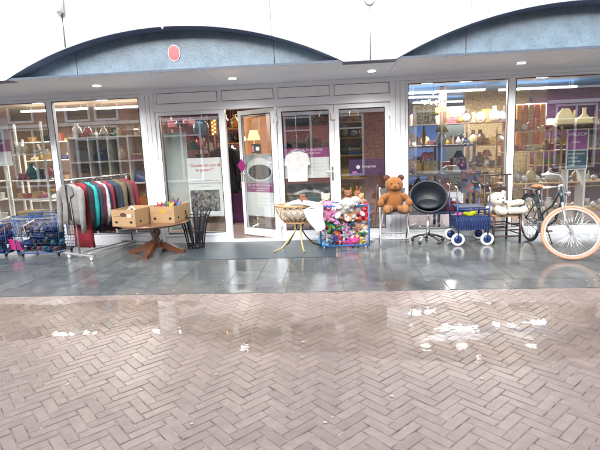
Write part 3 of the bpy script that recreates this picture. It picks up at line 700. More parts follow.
# behind the poster window
o = MB().ell((0,0,0), (.13,.13,.155)).build('balloon', mat('blue_balloon', (.02,.11,.22), .25, coat=.4), loc=(-2.22,.45,1.83)); tag(o, 'round blue balloon behind the poster window', 'balloon')
MB().tube([(0,0,-.155),(.01,0,-.3),(0,0,-.45)], .003, 5).build('string', WHITEP, o)
o = empty('light_arrow', (-1.98,.35,1.84), label='yellow lit letter sign behind the poster window by the open door', cat='sign')
GLOW = mat('warm_bulb', (1,.8,.4), .4, emit=(1,.62,.2), estr=10)
MB().box(-.05,.05,0,.03,-.13,.13).build('sign_box', pm('gold', .5), o)
for i in range(8): MB().ell((.02*(-1 if i % 2 else 1),-.006,.105-.03*i), (.009,.009,.009), n=10, k=6).build('bulb', GLOW, o)
rack('side_rack', -3.35, -2.62, 1.9, 2.3, [.5,1.0,1.5,1.95], 2.15, mat('dark_wood', (.11,.05,.03), .5), 'dark wooden rack deep behind the poster window')
for zi, z in enumerate((.5,1.,1.5,1.95)): shelf_fill(-3.3,-2.67,2.1,z,[(random.choice(['vase','book','jug','box','teapot']), random.choice(['red','rust','pink','navy','teal']), 1.1) for _ in range(5)], 'the dark poster window rack, %s shelf' % RN[3-zi])
# behind the open doorway
rack('pine_rack', -2.55, -1.6, 2.6, 2.95, [.5,.9,1.28,1.6,1.9], 2.05, MATS['pine'], 'pine rack seen through the open doorway')
for zi, z in enumerate((.5,.9,1.28,1.6,1.9)): shelf_fill(-2.5,-1.65,2.75,z,[(random.choice(['vase','book','jug','basket','clock','box']), random.choice(['black','navy','tan','brown','gold','rust']), 1.) for _ in range(8)], 'the doorway pine rack, %s shelf' % ['lowest','second lowest','middle','second highest','top'][zi])
for i, (x, y, z) in enumerate(((-1.99,1.7,1.50),(-1.92,1.62,1.44),(-1.78,1.9,1.66))):
    o = empty('hanging_bulb', (x,y,z), label='glowing orange bulb inside the doorway, '+['nearest the door jamb','in the middle','highest'][i], cat='lamp', group='glowing bulbs in the doorway')
    MB().lathe([(.001,-.035),(.022,-.025),(.026,-.005),(.012,.03),(.011,.04)], 14).build('bulb', GLOW, o)
    MB().tube([(0,0,.04),(0,0,2.5-z)], .003, 5).build('cord', BLACKP, o)
o = empty('lamp_table', (-1.95,1.95,.02), label='small table with a yellow top inside the open doorway', cat='table')
MB().box(-.28,.28,-.25,.25,.80,.84,bev=.006).build('table_top', pm('yellow', .5), o)
for sx in (-1,1):
    for sy in (-1,1): MB().box(sx*.25-.02,sx*.25+.02,sy*.22-.02,sy*.22+.02,0,.80).build('leg', pm('brown', .5), o)
tag(MB().box(-.2,.2,-.18,.18,0,.55,bev=.01).build('purple_crate', pm('purple', .5), loc=(-1.95,1.95,.021)), 'purple storage box under the yellow table in the doorway', 'box')
o = tag(MB().box(-.30,.30,-.02,.02,-.55,.55).build('orange_curtain', mat('orange_cloth_glow', (.50,.17,.03), .8, var=.5, scale=4, emit=(1,.35,.05), estr=.06), loc=(-1.62,2.3,1.55)), 'orange cloth panel with a painted-in glow behind the open door glass', 'cloth')  # weak emission in the cloth stands in for light behind it
MB().tube([(-.33,0,.56),(.33,0,.56)], .012, 8).build('rod', BLACKM, o); 
for sx in (-.3,.3): MB().tube([(sx,0,.56),(sx,0,.949)], .004, 5).build('cord', BLACKM, o)
o = empty('floor_lamp', (-1.50,1.35,.02), label='tall lamp with a cream shade behind the open door glass', cat='lamp')
MB().lathe([(.14,0),(.14,.015),(.015,.03),(.012,1.62)], 18).build('base', CHROME, o)
SHADE = mat('lit_cream_shade', (.75,.62,.35), .8, emit=(1,.72,.35), estr=.35)
MB().lathe([(.115,1.60),(.12,1.61),(.07,1.78),(.068,1.78)], 24).build('lamp_shade', SHADE, o)
# dark coats on a rail inside the doorway
o = empty('coat_rail', (-2.02,1.25,.02), label='black rail of dark coats just inside the open doorway', cat='clothes rail')
MB().tube([(0,-.3,0),(0,-.3,1.55),(0,.3,1.55),(0,.3,0)], .012, 8).build('rail', BLACKM, o)

# --- behind doors B and C
o = tag(MB().box(-.36,.36,0,.03,.02,.62,bev=.01).build('glass_picture', photo_mat('teal_picture', [(.03,.05,.06),(.06,.14,.17),(.25,.3,.33)], 9), loc=(-.46,.35,.25)), 'large teal abstract picture leaning inside the bassinet door', 'picture')
rack('door_rack', -.98, -.1, 1.2, 1.55, [.5,.95,1.4,1.85], 2.1, MATS['dark_wood'], 'dark rack of goods behind the bassinet door')
for zi, z in enumerate((.5,.95,1.4,1.85)): shelf_fill(-.94,-.13,1.35,z,[(random.choice(['vase','picture','clock','teapot','box','handbag']), random.choice(['grey','silver','teal','white','black','navy']), 1.) for _ in range(6)], 'the bassinet door rack, %s shelf' % RN[3-zi])
o = empty('white_shirt', (-.60,-.065,1.40), label='white top hanging on the bassinet door in front of its poster', cat='shirt')
mb = MB(); mb.prism([(-.06,0),(.06,0),(.17,-.05),(.20,-.2),(.16,-.22),(.15,-.46),(-.15,-.46),(-.16,-.22),(-.20,-.2),(-.17,-.05)], -.025,.025); mb.build('fabric', mat('white_cloth', (.40,.41,.42), .9, bump=.4, bscale=12), o)
MB().tube([(-.15,0,-.02),(0,0,.04),(.15,0,-.02)], .004, 5).build('hanger', CHROME, o); MB().tube([(0,0,.04),(0,0,.60),(0,.035,.63)], .003, 5).build('cord', CHROME, o)
o = empty('yellow_shelf', (.33,1.1,.02), label='yellow shelf cabinet behind the door with the purple board', cat='cabinet')
mb = MB(); mb.box(-.30,-.27,-.15,.15,0,1.85); mb.box(.27,.30,-.15,.15,0,1.85); mb.box(-.27,.27,.13,.15,0,1.85)
for z in (.4,.85,1.25,1.55,1.82): mb.box(-.27,.27,-.15,.128,z,z+.025)
mb.build('carcass', mat('yellow_board', (.42,.26,.05), .6), o)
shelf_fill(.08,.58,1.1,1.296,[('teapot','green',1.1),('folded_clothes','blue',.8),('vase','yellow',.9)],'the upper yellow cabinet shelf'); shelf_fill(.08,.58,1.1,.896,[('box','yellow',1.1),('box','cream',1.),('jug','gold',1.)],'the middle shelf of the yellow cabinet')
shelf_fill(.08,.58,1.1,1.596,[('vase','cream',.75),('clock','red',.7),('box','yellow',.9)],'the second yellow cabinet shelf'); shelf_fill(.08,.58,1.1,1.866,[('bowl','red',1.),('vase','yellow',.9),('candlestick','brown',.9)],'top of the yellow cabinet')
tag(MB().box(.47,.80,.55,.58,.3,2.3).build('brown_panel', mat('brown_felt', (.20,.09,.07), .8, var=.4, scale=30)), 'tall brown mottled panel behind the door with the purple board', 'panel')

# --- right windows: lamps and crockery
NV = mat('navy_board', (.035,.05,.10), .5)
rack('navy_shelf', 1.14, 2.26, .62, .98, [.28,.93,1.40], 1.42, NV, 'dark navy shelf unit behind the black bucket chair', posts=[1.14,1.70,2.26], r=.02, board=.03)
o = empty('table_lamp', (1.48,.80,1.402), label='tall table lamp with a big cream floral square shade', cat='lamp')
MB().lathe([(.06,0),(.06,.012),(.02,.03),(.035,.10),(.03,.20),(.012,.30),(.01,.40)], 16).build('base', pm('tan', .4), o)
FL = photo_mat('floral_cloth', [(.50,.44,.32), (.20,.16,.09), (.52,.47,.35), (.48,.42,.29)], 55)
mb = MB(); mb.prism([(-.175,.33),(.175,.33),(.155,.66),(-.155,.66)], -.12, .12); mb.build('lamp_shade', FL, o)
o = goods('lamp','cream',1.05); o.location = (1.76,.74,1.402); tag(o, 'small white urn table lamp with a cream cone shade', 'lamp')
shelf_fill(1.95,2.24,.8,1.402,[(random.choice(['clock', 'glass', 'candlestick']), random.choice(['silver', 'brown', 'tan']), random.uniform(0.8,1)) for _ in range(3)],'top of the navy shelf'); shelf_fill(1.18,1.38,.78,1.402,[('candlestick','white',1.),],'top of the navy shelf by the window edge')
shelf_fill(1.18,1.68,.8,.932,[(random.choice(['picture', 'vase', 'box', 'candlestick', 'teapot', 'basket']), random.choice(['pink', 'yellow', 'purple', 'tan', 'cream', 'rust']), random.uniform(0.7,0.95)) for _ in range(6)],'the upper board of the navy shelf, pilaster half'); shelf_fill(1.72,2.24,.8,.932,[(random.choice(['picture', 'vase', 'bottle', 'candlestick', 'teapot', 'box']), random.choice(['brown', 'tan', 'cream', 'purple', 'white', 'gold']), random.uniform(0.7,0.95)) for _ in range(6)],'the upper board of the navy shelf, far half')
shelf_fill(1.18,1.68,.8,.282,[(random.choice(['basket', 'box', 'handbag', 'vase']), random.choice(['black', 'navy', 'grey', 'cream']), random.uniform(0.8,1)) for _ in range(5)],'the lower board of the navy shelf, pilaster half'); shelf_fill(1.72,2.24,.8,.282,[(random.choice(['basket', 'box', 'handbag', 'picture']), random.choice(['teal', 'navy', 'red', 'black']), random.uniform(0.8,1)) for _ in range(5)],'the lower board of the navy shelf, far half')
o = tag(MB().box(2.02,2.32,.42,.46,.62,.98,bev=.004).build('blue_toy_carton', photo_mat('toy_carton', [(.03,.10,.22),(.03,.03,.06),(.22,.07,.07),(.35,.35,.35)], 16)), 'blue and red printed carton standing behind the walker', 'carton')
rack('middle_rack', 1.3, 3.45, 2.4, 2.8, [.45,.9,1.35,1.8], 2.1, MATS['dark_wood'], 'deep brown rack of goods between the lamp displays')
for zi, z in enumerate((.45,.9,1.35,1.8)): shelf_fill(1.35,3.4,2.6,z,[(random.choice(['vase','picture','clock','teapot','box','lamp','book','basket']), random.choice(['rust','gold','tan','white','navy','brown','cream','pink']), 1.05) for _ in range(15)], 'the brown rack between displays, %s shelf' % RN[3-zi])
rack('far_rack', 4.0, 6.6, 2.5, 2.85, [.45,.9,1.3,1.68], 1.95, MATS['pine'], 'pine rack deep behind the cream lamps and notices', posts=[4.0,4.87,5.73,6.6])
for zi, z in enumerate((.45,.9,1.3,1.68)): shelf_fill(4.05,6.5,2.68,z,[(random.choice(['vase','picture','clock','teapot','box','book','basket','plate','lamp']), random.choice(['rust','gold','tan','white','navy','brown','cream','green','red']), random.uniform(.85,1.15)) for _ in range(14)], 'the pine rack behind the notices, %s shelf' % RN[3-zi])
# long glass-and-wood crockery shelf in right window
BW2 = mat('light_wood', (.36,.24,.12), .5)
rack('crockery_shelf', 2.72, 4.5, .55, .95, [.28,.73,1.25,1.57], 1.60, BW2, 'long light wooden crockery shelf behind the bicycle', posts=[2.72,3.60,4.5], r=.014)
shelf_fill(2.76,4.4,.75,.28,[(random.choice(['bowl', 'plate', 'teapot', 'jug', 'bowl', 'glass']), random.choice(['white', 'white', 'cream', 'silver']), random.uniform(0.6,0.9)) for _ in range(16)],'the lowest board of the crockery shelf')
shelf_fill(2.76,4.4,.75,.73,[(random.choice(['teapot', 'glass', 'vase', 'jug', 'bowl', 'bottle']), random.choice(['white', 'white', 'cream', 'silver']), random.uniform(0.6,0.85)) for _ in range(16)],'the second board of the crockery shelf')
shelf_fill(2.76,3.56,.75,1.25,[(random.choice(['basket', 'bowl', 'book', 'box', 'jug', 'basket']), random.choice(['orange', 'yellow', 'silver', 'tan', 'red', 'cream']), random.uniform(0.55,0.8)) for _ in range(9)],'the third board of the crockery shelf'); shelf_fill(4.05,4.45,.75,1.25,[('plate','white',1.1),('bowl','green',1.1)],'the third board of the crockery shelf past the notices')
shelf_fill(2.76,3.5,.75,1.572,[(random.choice(['picture', 'candlestick', 'vase', 'bowl', 'clock']), random.choice(['pink', 'orange', 'rust', 'red', 'tan', 'white']), random.uniform(0.6,0.9)) for _ in range(8)],'top of the crockery shelf before the cream lamps')
for (x, prof, lb) in ((3.72, [(.145,.08),(.15,.10),(.14,.18),(.10,.27),(.055,.31),(.05,.325),(.055,.335),(.03,.333)], 'broad cream domed lamp on a dark base, nearer the mullion'),
                      (4.02, [(.135,.08),(.14,.10),(.12,.15),(.06,.20),(.028,.24),(.026,.31),(.034,.33),(.02,.33)], 'cream lamp with narrow neck and dark base beside the broad one')):
    o = empty('cream_lamp', (x,.75,1.572), label=lb, cat='lamp', group='cream lamps on the crockery shelf')
    MB().lathe([(.12,0),(.14,.01),(.143,.075),(.12,.0785)], 24).build('base', pm('brown', .4), o)
    MB().lathe(prof, 28).build('lamp_shade', mat('cream_glow', (.50,.42,.22), .5, emit=(1,.85,.5), estr=.08), o)
o = empty('standing_notice', (3.80,.46,.93), label='white standing frame holding a purple notice above a dark teal one', cat='notice frame')
mb = MB(); rect_frame(mb, -.165,.165,0,.64,.018,-.012,.012); mb.box(-.147,.147,-.012,.012,.30,.315); mb.box(-.15,-.12,-.02,.25,-.91,-.0005); mb.box(.12,.15,-.02,.25,-.91,-.0005); mb.build('frame', WR, o)
MB().box(-.146,.146,-.004,.004,.316,.621).build('purple_notice', mat('purple_notice', (.30,.08,.28), .5, var=.3, scale=8), o); MB().box(-.146,.146,-.004,.004,.019,.299).build('teal_notice', mat('teal_notice', (.03,.09,.13), .5), o)
text('WELKOM', .075, WT, o, (0,-.006,.53)); text('winkel', .05, WT, o, (-.03,-.006,.42))
for i, s in enumerate(('MA DI WO DO', 'VRIJDAG', 'ZATERDAG', 'OPEN')): text(s, .038, WT, o, (-.13,-.006,.24-.06*i), align='LEFT')
o = empty('dried_bouquet', (4.32,.75,1.572), label='dark pot of red and orange dried flowers at the end of the crockery shelf', cat='flowers')
MB().lathe([(.05,0),(.07,.10),(.06,.10),(.04,.02)], 14).build('pot', pm('brown', .5), o)
mb = MB()
for i in range(26):
    a = random.uniform(0,6.28); r = random.uniform(0,.11); mb.ell((r*cos(a),r*sin(a),.14+random.uniform(0,.16)), .022, n=8, k=5)
mb.build('blossoms', pm('rust', .8), o)
# orange/brown garment row behind
o = empty('hanging_textiles', (3.78,2.3,.02), label='row of orange and red textiles hanging behind the crockery shelf', cat='textiles')
for i in range(5):
    c = ['orange','rust','tan','red','orange','pink','purple','rust','gold'][i]
    mb = MB(); 
    mb.prism([(-.05,1.2),(.05,1.2),(.045,2.05),(-.045,2.05)], -.06,.06, Matrix.Translation((-.22+.11*i,0,0))); mb.build('textile', pm(c, .9), o)
MB().tube([(-.3,0,2.07),(.3,0,2.07)], .012, 8).build('rail', CHROME, o)
for sx in (-.29,.29): MB().tube([(sx,0,0),(sx,0,2.07)], .014, 8).build('post', CHROME, o)
# chandelier under blue ceiling
o = empty('chandelier', (1.85,1.9,2.12), label='small glass chandelier hanging under the blue ceiling', cat='chandelier')
mb = MB(); mb.tube([(0,0,.379),(0,0,.05)], .005, 6)
for i in range(6):
    a = pi*i/3; mb.tube([(0,0,.06),(.1*cos(a),.1*sin(a),0),(.2*cos(a),.2*sin(a),.05)], .005, 6)
mb.build('arms', CHROME, o)
for i in range(6):
    a = pi*i/3; MB().lathe([(.012,.05),(.016,.06),(.028,.11),(.024,.11)], 10, Matrix.Translation((.2*cos(a),.2*sin(a),0))).build('candle_cup', WHITEP, o)
tag(MB().box(2.02,2.14,2.1,2.22,1.5,2.499).build('wooden_post', mat('post_brown', (.22,.13,.08), .6), ), 'brown square post rising to the blue ceiling', 'post')
# ================================================================ street-side things
# ---- wire carts
def cart(x0, x1, y0, y1, z1, label, top_in=.06):
    cx, cy = (x0+x1)/2, (y0+y1)/2; o = empty('wire_cart', (cx, cy, 0), label=label, cat='cart', group='blue wire carts of shoes')
    w, d = (x1-x0)/2, (y1-y0)/2; zb = .06
    def pt(u, v, z):
        k = 1-top_in+top_in*(z-zb)/(z1-zb); return (u*w*k, v*d*k, z)
    mb = MB()
    for z in (zb, z1): mb.tube([pt(-1,-1,z),pt(1,-1,z),pt(1,1,z),pt(-1,1,z)], .008, 6, closed=True)
    for u in (-1,1):
        for v in (-1,1): mb.tube([pt(u,v,.0+zb),pt(u,v,z1+.0)], .007, 6)
    mb.build('rim', BLUEM, o)
    mb = MB(); n = int(w*2/.035)
    for i in range(1, n):
        u = -1+2*i/n
        for v in (-1,1): mb.tube([pt(u,v,zb),pt(u,v,z1)], .0022, 4)
        mb.tube([pt(u,-1,zb),pt(u,1,zb)], .0022, 4)
    n2 = int(d*2/.04)
    for i in range(1, n2):
        v = -1+2*i/n2
        for u in (-1,1): mb.tube([pt(u,v,zb),pt(u,v,z1)], .0022, 4)
    nz = int((z1-zb)/.05)
    for i in range(1, nz):
        z = zb+(z1-zb)*i/nz; mb.tube([pt(-1,-1,z),pt(1,-1,z),pt(1,1,z),pt(-1,1,z)], .0022, 4, closed=True)
    mb.build('wire_mesh', BLUEM, o)
    for u in (-.85,.85):
        for v in (-.85,.85):
            mb = MB(); mb.lathe([(.001,-.01),(.027,-.01),(.03,0),(.027,.01),(.001,.01)], 14, Matrix.Translation((u*w*.93, v*d*.93, .03)) @ Matrix.Rotation(pi/2,4,'Y')); mb.build('caster', BLACKP, o)
    return o
cart(-5.62,-4.99,-.78,-.40,.50,'blue wire cart of dark shoes at the far end beyond the taller cart')
cA = cart(-4.84,-4.12,-.82,-.38,.62,'tall blue wire cart of shoes next to the clothes rack')
MB().tube([(-.12,-.24,.30),(-.17,-.235,.48),(.02,-.235,.57)], .011, 8).build('push_handle', CHROME, cA)
SC = ['black','navy','grey','black','teal','navy','navy','black','brown','navy']
SP = ['along the bottom', 'in the lower middle', 'in the upper middle', 'on top']
def fill_cart(x0, x1, y0, y1, layers, per, who):
    i = 0
    for l in range(layers):
        for k in range(per):
            c = SC[(i*7+l) % 10] if not (l == 0 and k == 1) else 'red'
            o = goods('shoe', c, 1.05); o.location = (x0+(x1-x0)*(k+.5)/per, (y0+y1)/2+random.uniform(-.04,.02), .068+.105*l)
            o.rotation_euler = (random.uniform(-.15,.15), random.uniform(-.1,.1), random.uniform(-.6,.6))
            tag(o, '%s shoes %s of the %s, %s along' % (c, SP[l], who, ORD[k]), 'shoes', 'second-hand shoes in the wire carts'); i += 1
fill_cart(-5.56,-5.06,-.76,-.42,4,4,'far blue cart'); fill_cart(-4.74,-4.24,-.76,-.42,4,5,'tall blue cart')
o = MB().prism([(-.09,0),(.10,-.01),(.06,.10),(-.12,.16)], -.03,.03).build('pink_bag', mat('pink_cloth', (.36,.01,.14), .7, bump=.3), loc=(-4.91,-.66,.10)); tag(o, 'bright pink cloth bag wedged between the two blue carts', 'bag')
# ---- clothes rack
RA0 = Vector((-3.72,-1.02)); RB0 = Vector((-3.33,-.12)); rd = (RB0-RA0).normalized(); RZ = 1.15
rang = math.atan2(rd.y, rd.x)-pi/2
rk = empty('clothes_rack', (RA0.x, RA0.y, 0), rang, 'chrome clothes rack on white wheels crowded with jackets', 'clothes rack')
Lr = (RB0-RA0).length
GREYM = mat('grey_metal', (.42,.42,.43), .35, metal=.7)
mb = MB(); mb.tube([(0,-.06,RZ),(0,Lr+.06,RZ)], .014, 10); mb.build('top_rail', CHROME, rk)
for yy in (0, Lr):
    mb = MB(); mb.tube([(0,yy,.07),(0,yy,RZ-.01)], .013, 10); mb.build('upright', GREYM, rk)
    mb = MB(); mb.box(-.31,.31,yy-.018,yy+.018,.06,.085,bev=.004); mb.build('foot_bar', GREYM, rk)
    for sx in (-.24,.24):
        mb = MB(); mb.lathe([(.001,-.012),(.026,-.012),(.03,0),(.026,.012),(.001,.012)], 16, Matrix.Translation((sx,yy,.030)) @ Matrix.Rotation(pi/2,4,'X')); mb.tube([(sx,yy,.03),(sx,yy,.06)], .01, 6); mb.build('caster', WHITEP, rk)
for sx in (-.10,.10): MB().tube([(sx,.0,.072),(sx,Lr,.072)], .010, 8).build('base_rail', GREYM, rk)

def garment(col, length=.58, sh=.20, label='', sleeve=.52, hood=False, flat=.045, lapel=False, extra=None, rough=.85):
    col = tuple(c*.40 for c in col); length *= 1.13; m = mat('fabric_'+label[:18], col, rough, var=.22, bump=1.0, bscale=11, sheen=.03)
    o = empty('jacket', (0,0,0), label=label, cat='jacket', group='garments on the clothes rack')
    ph = [random.uniform(0,6) for _ in range(3)]
    mb = MB(); n = 36; rings = []
    prof = [(-.055,.055,.035),(-.07,.09,.04),(-.10,sh*.80,.045),(-.135,sh,.05),(-.22,sh*.97,.05),(-.34,sh*.90,flat),(-.46,sh*.93,flat),(-length*.85,sh*.99,flat*.95),(-length-.06,sh*1.03,flat)]
    prof = sorted(prof, key=lambda p: -p[0])
    for (z, a, b_) in prof:
        ring = []
        for j in range(n):
            t = 2*pi*j/n; amp = .018*min(1, max(0, (-z-.2)/.35))
            k = 1+amp/b_*.5*sin(5*t+ph[0])*(1)
            x = a*math.copysign(abs(cos(t))**.75, cos(t)); y = b_*math.copysign(abs(sin(t))**.9, sin(t))*k + amp*.6*sin(9*t+ph[1]+z*6)
            ring.append(mb.bm.verts.new((x, y, z+.006*sin(7*t+ph[2])*(z < -.4))))
        rings.append(ring)
    for A, B in zip(rings, rings[1:]):
        for j in range(n): mb._f((A[j],A[(j+1) % n],B[(j+1) % n],B[j]), True)
    mb._f(rings[0], False); mb._f(list(reversed(rings[-1])), False)
    mb.build('body', m, o)
    for s in (-1,1):
        if sleeve > 0:
            mb = MB(); Ls = sleeve; y0 = random.uniform(-.03,.03)
            pts = [(s*(sh-.045),0,-.125),(s*(sh+.005),-.004,-.17),(s*(sh+.03),y0*.5-.01,-.26),(s*(sh+.045),y0-.02,-.25-Ls*.25),(s*(sh+.055+random.uniform(-.01,.02)),y0-.03,-.25-Ls*.5),(s*(sh+.05),y0-.035,-.14-Ls)]
            mb.tube(pts, [.046,.052,.046,.042,.037,.032], 12); mb.build('sleeve', m, o)
    if lapel:
        ml = mat('lapel_'+label[:18], tuple(c*.75 for c in col), rough, bump=.3)
        for s in (-1,1): MB().prism([(s*.02,-.07),(s*.09,-.085),(s*.125,-.20),(s*.055,-.24),(s*.015,-.36)], -.066,-.055).build('lapel', ml, o)
        MB().prism([(.040,-.20),(.046,-.20),(.066,-.58),(.060,-.58)], -.069,-.060).build('zip', CHROME, o)
        MB().prism([(-.03,-.06),(.03,-.06),(.045,-.35),(.07,-length-.062),(-.05,-length-.062),(-.02,-.35)], -.0595,-.050).build('lining', pm('black', .8), o)
    MB().tube([(-sh*.85,0,-.115),(-.04,0,-.05),(0,0,-.035),(.04,0,-.05),(sh*.85,0,-.115)], .006, 6).tube([(0,0,-.04),(0,0,-.014),(.012,0,.002),(.010,0,.012),(0,0,.0165),(-.011,0,.01)], .0025, 5).build('hanger', BLACKP, o)
    return o
GL = [((.50,.50,.49), .50, .185, 'light grey biker jacket at the front of the clothes rack', .60, True),
      ((.50,.02,.05), .82, .17, 'long red coat hanging low behind the grey biker jacket', .0, False),
      ((.02,.02,.03), .60, .19, 'black jacket directly behind the grey biker jacket', .52, False),
      ((.02,.78,.82), .56, .20, 'bright turquoise cardigan near the front of the rack', .52, False),
      ((.02,.07,.12), .62, .205, 'dark teal blue coat behind the turquoise cardigan', .52, False),
      ((.28,.01,.05), .64, .205, 'crimson jacket edge between the teal and white garments', .52, False),
      ((1.2,1.19,1.22), .56, .205, 'white jacket in the middle of the rack', .50, False),
      ((.025,.03,.09), .64, .21, 'navy coat right behind the white jacket', .54, False),
      ((.50,.03,.07), .66, .20, 'red jacket behind the navy coat', .50, False),
      ((.04,.06,.16), .58, .205, 'royal blue jacket in the rear half of the rack', .50, False),
      ((.02,.03,.06), .66, .205, 'blue-black coat in the rear half of the rack', .54, False),
      ((.22,.20,.10), .60, .205, 'olive green jacket in the rear half of the rack', .5, False),
      ((.30,.01,.04), .60, .205, 'deep red fleece behind the olive jacket', .5, False),
      ((.18,.09,.08), .58, .205, 'brown jacket between the two deep red ones', .5, False),
      ((.40,.012,.05), .56, .21, 'cherry red jacket at the very back of the rack', .5, False)]
n = len(GL)
for i, (c, ln, sh, lb, sl_, lap) in enumerate(GL):
    o = garment(c, ln, sh, lb, sl_, lapel=lap)
    t = -.03 if i == 0 else .035+(Lr-.06)*(i+random.uniform(-.3,.3))/(n)
    o.location = (RA0.x+rd.x*t, RA0.y+rd.y*t, RZ-.0005)
    o.rotation_euler.z = rang+random.uniform(-.20,.16)+(.12 if i == 0 else 0)
for i, (dy, c, lb) in enumerate(((-.24,(.015,.015,.02),'black coat nearest the street on the rail inside the doorway'),(-.12,(.03,.03,.06),'dark blue coat second on the rail inside the doorway'),(.0,(.02,.02,.02),'black coat in the middle of the rail inside the doorway'),(.13,(.05,.03,.03),'dark brown coat farthest inside on the doorway rail'))):
    o = garment(c, .72, .20, lb, .55); o['group'] = 'dark coats inside the doorway'; o['category'] = 'coat'
    o.location = (-2.02, 1.25+dy, 1.5695); o.rotation_euler.z = R(12)
# ---- round pedestal table
WOOD = mat('polished_wood', (.115,.045,.022), .32, var=.25, scale=12, coat=.4)
tb = empty('pedestal_table', (-2.70,-.70,0), label='round reddish wooden pedestal table carrying two fruit boxes', cat='table')
MB().lathe([(.30,.425),(.45,.43),(.50,.445),(.515,.46),(.51,.472),(.49,.476)], 48).build('table_top', WOOD, tb)
MB().lathe([(.06,.12),(.075,.15),(.06,.20),(.045,.24),(.07,.29),(.075,.33),(.05,.37),(.09,.41),(.12,.4245)], 24).build('column', WOOD, tb)
MB().box(-.075,.075,-.075,.075,.09,.1985,bev=.008).build('column_block', WOOD, tb)
for i in range(4):
    a = pi/2*i+R(-92); M = Matrix.Rotation(a, 4, 'Z')
    mb = MB(); mb.prism([(.055,.17),(.055,.10),(.14,.06),(.26,.02),(.34,.0),(.43,.0),(.435,.045),(.36,.062),(.24,.12),(.14,.165)], -.035,.035, M); mb.build('foot', WOOD, tb)
CARD = mat('fruit_cardboard', (.33,.215,.11), .75, var=.08, bump=.1); CARDIN = mat('cardboard_inside', (.34,.22,.12), .85)
def fruit_box(x, y, rz, label, logo):
    o = empty('cardboard_box', (x,y,.4765), rz, label, 'box', 'fruit boxes on the table'); w, d, h, t = .19, .25, .235, .006
    mb = MB(); mb.box(-w,w,-d,-d+t,0,h); mb.box(-w,w,d-t,d,0,h); mb.box(-w,-w+t,-d+t,d-t,0,h); mb.box(w-t,w,-d+t,d-t,0,h); mb.box(-w+t,w-t,-d+t,d-t,0,t); mb.build('carton', CARD, o)
    mb = MB(); mb.box(-w+.03,w-.03,-d-.001,-d-.0003,.14,.143); 
    for sx in (-.12,.12): mb.prism([(sx+.022*cos(2*pi*i/14), .06+.018*sin(2*pi*i/14)) for i in range(14)], -d-.002,-d-.0004)
    for sy in (-.13,.13): mb.prism([(sy+.018*cos(2*pi*i/14), .06+.018*sin(2*pi*i/14)) for i in range(14)], -w-.002,-w-.0004, Matrix.Rotation(pi/2,4,'Z')) ; 
    mb.build('vent_hole', pm('black', .9), o)
    MB().prism([(.05*cos(2*pi*i/18), .165+.028*sin(2*pi*i/18)) for i in range(18)], -d-.0025,-d-.0004).build('printed_mark', pm(logo, .6), o)
    return o
def colored_toys(): pass
bx1 = fruit_box(-2.92,-.87,R(-12),'cardboard fruit box with white paper bag, on the clothes rack end of the table','brown')
bx2 = fruit_box(-2.47,-.62,R(-9),'cardboard fruit box heaped with purple and yellow toys on the table','yellow')
MB().prism([(.07,.13),(.13,.13),(.12,.17),(.075,.175)], -.2535,-.2504).build('label', WT, bx1)
o = MB().tube([(-.04,0,.10),(-.03,0,.20),(.02,0,.255),(.06,0,.20),(.05,0,.10)], .007, 6).tube([(-.04,.05,.10),(-.02,.05,.19),(.03,.05,.24),(.07,.05,.18),(.06,.05,.10)], .007, 6).box(-.09,.11,-.02,.07,0,.13,bev=.02).build('paper_bag', WHITEP, loc=(-2.97,-.89,.484), rotz=.2); tag(o, 'white paper bag with loop handles inside the first fruit box', 'bag')
for i, (dx, dy, c, s) in enumerate(((-.10,-.12,'red',1),(-.02,-.02,'green',1),(.03,.12,'purple',1.15),(.10,-.13,'yellow',1.),(-.10,.10,'orange',.9),(.11,.06,'blue',.9),(.0,-.17,'purple',.9))):
    M = Matrix.Rotation(R(-10),4,'Z'); p = M @ Vector((dx,dy,0))
    mb = MB(); mb.ell((0,0,.04), (.05*s,.045*s,.045*s)); mb.ell((0,-.01,.10*s), .035*s)
    for sx in (-1,1): mb.ell((sx*.03*s,0,.14*s), (.012*s,.01*s,.028*s), rot=(0,sx*.3,0)); mb.ell((sx*.055*s,-.01,.06), (.028*s,.014*s,.014*s), rot=(0,sx*.5,0))
    o = mb.build('soft_figure', pm(c, .8), loc=(-2.47+p.x,-.62+p.y,.60), remesh=.006)
    tag(o, '%s soft toy in the heaped fruit box, %s' % (c, ['front corner by the other box','in its middle','standing highest','front corner by the door','rear corner by the other box','rear side by the door','against its front wall'][i]), 'toy', 'soft toys in the fruit box')
# ---- iron umbrella stand
st = empty('iron_stand', (-2.19,-.42,0), label='black wrought iron stand of upright rods beside the poster window', cat='umbrella stand')
mb = MB()
for z, r in ((.06,.11),(.28,.145),(.50,.20)): mb.tube([(r*1.15*cos(a), r*.8*sin(a), z) for a in [2*pi*i/28 for i in range(28)]], .009, 6, closed=True)
mb.build('hoop', BLACKM, st)
for i in range(14):
    a = 2*pi*i/14; mb = MB(); mb.tube([(.125*cos(a),.09*sin(a),0),(.13*cos(a),.09*sin(a),.06),(.17*cos(a),.12*sin(a),.30),(.235*cos(a),.165*sin(a),.50),(.265*cos(a),.185*sin(a),.57)], .009, 6)
    x_, y2 = .265*cos(a), .185*sin(a); mb.tube([(x_,y2,.57),(x_+.02*cos(a),y2,.60),(x_-.01*cos(a),y2,.62),(x_-.02*cos(a),y2,.59)], .007, 5); mb.build('rod', BLACKM, st)
MB().lathe([(.001,.03),(.12,.035),(.12,.045),(.001,.045)], 20).build('tray', BLACKM, st)
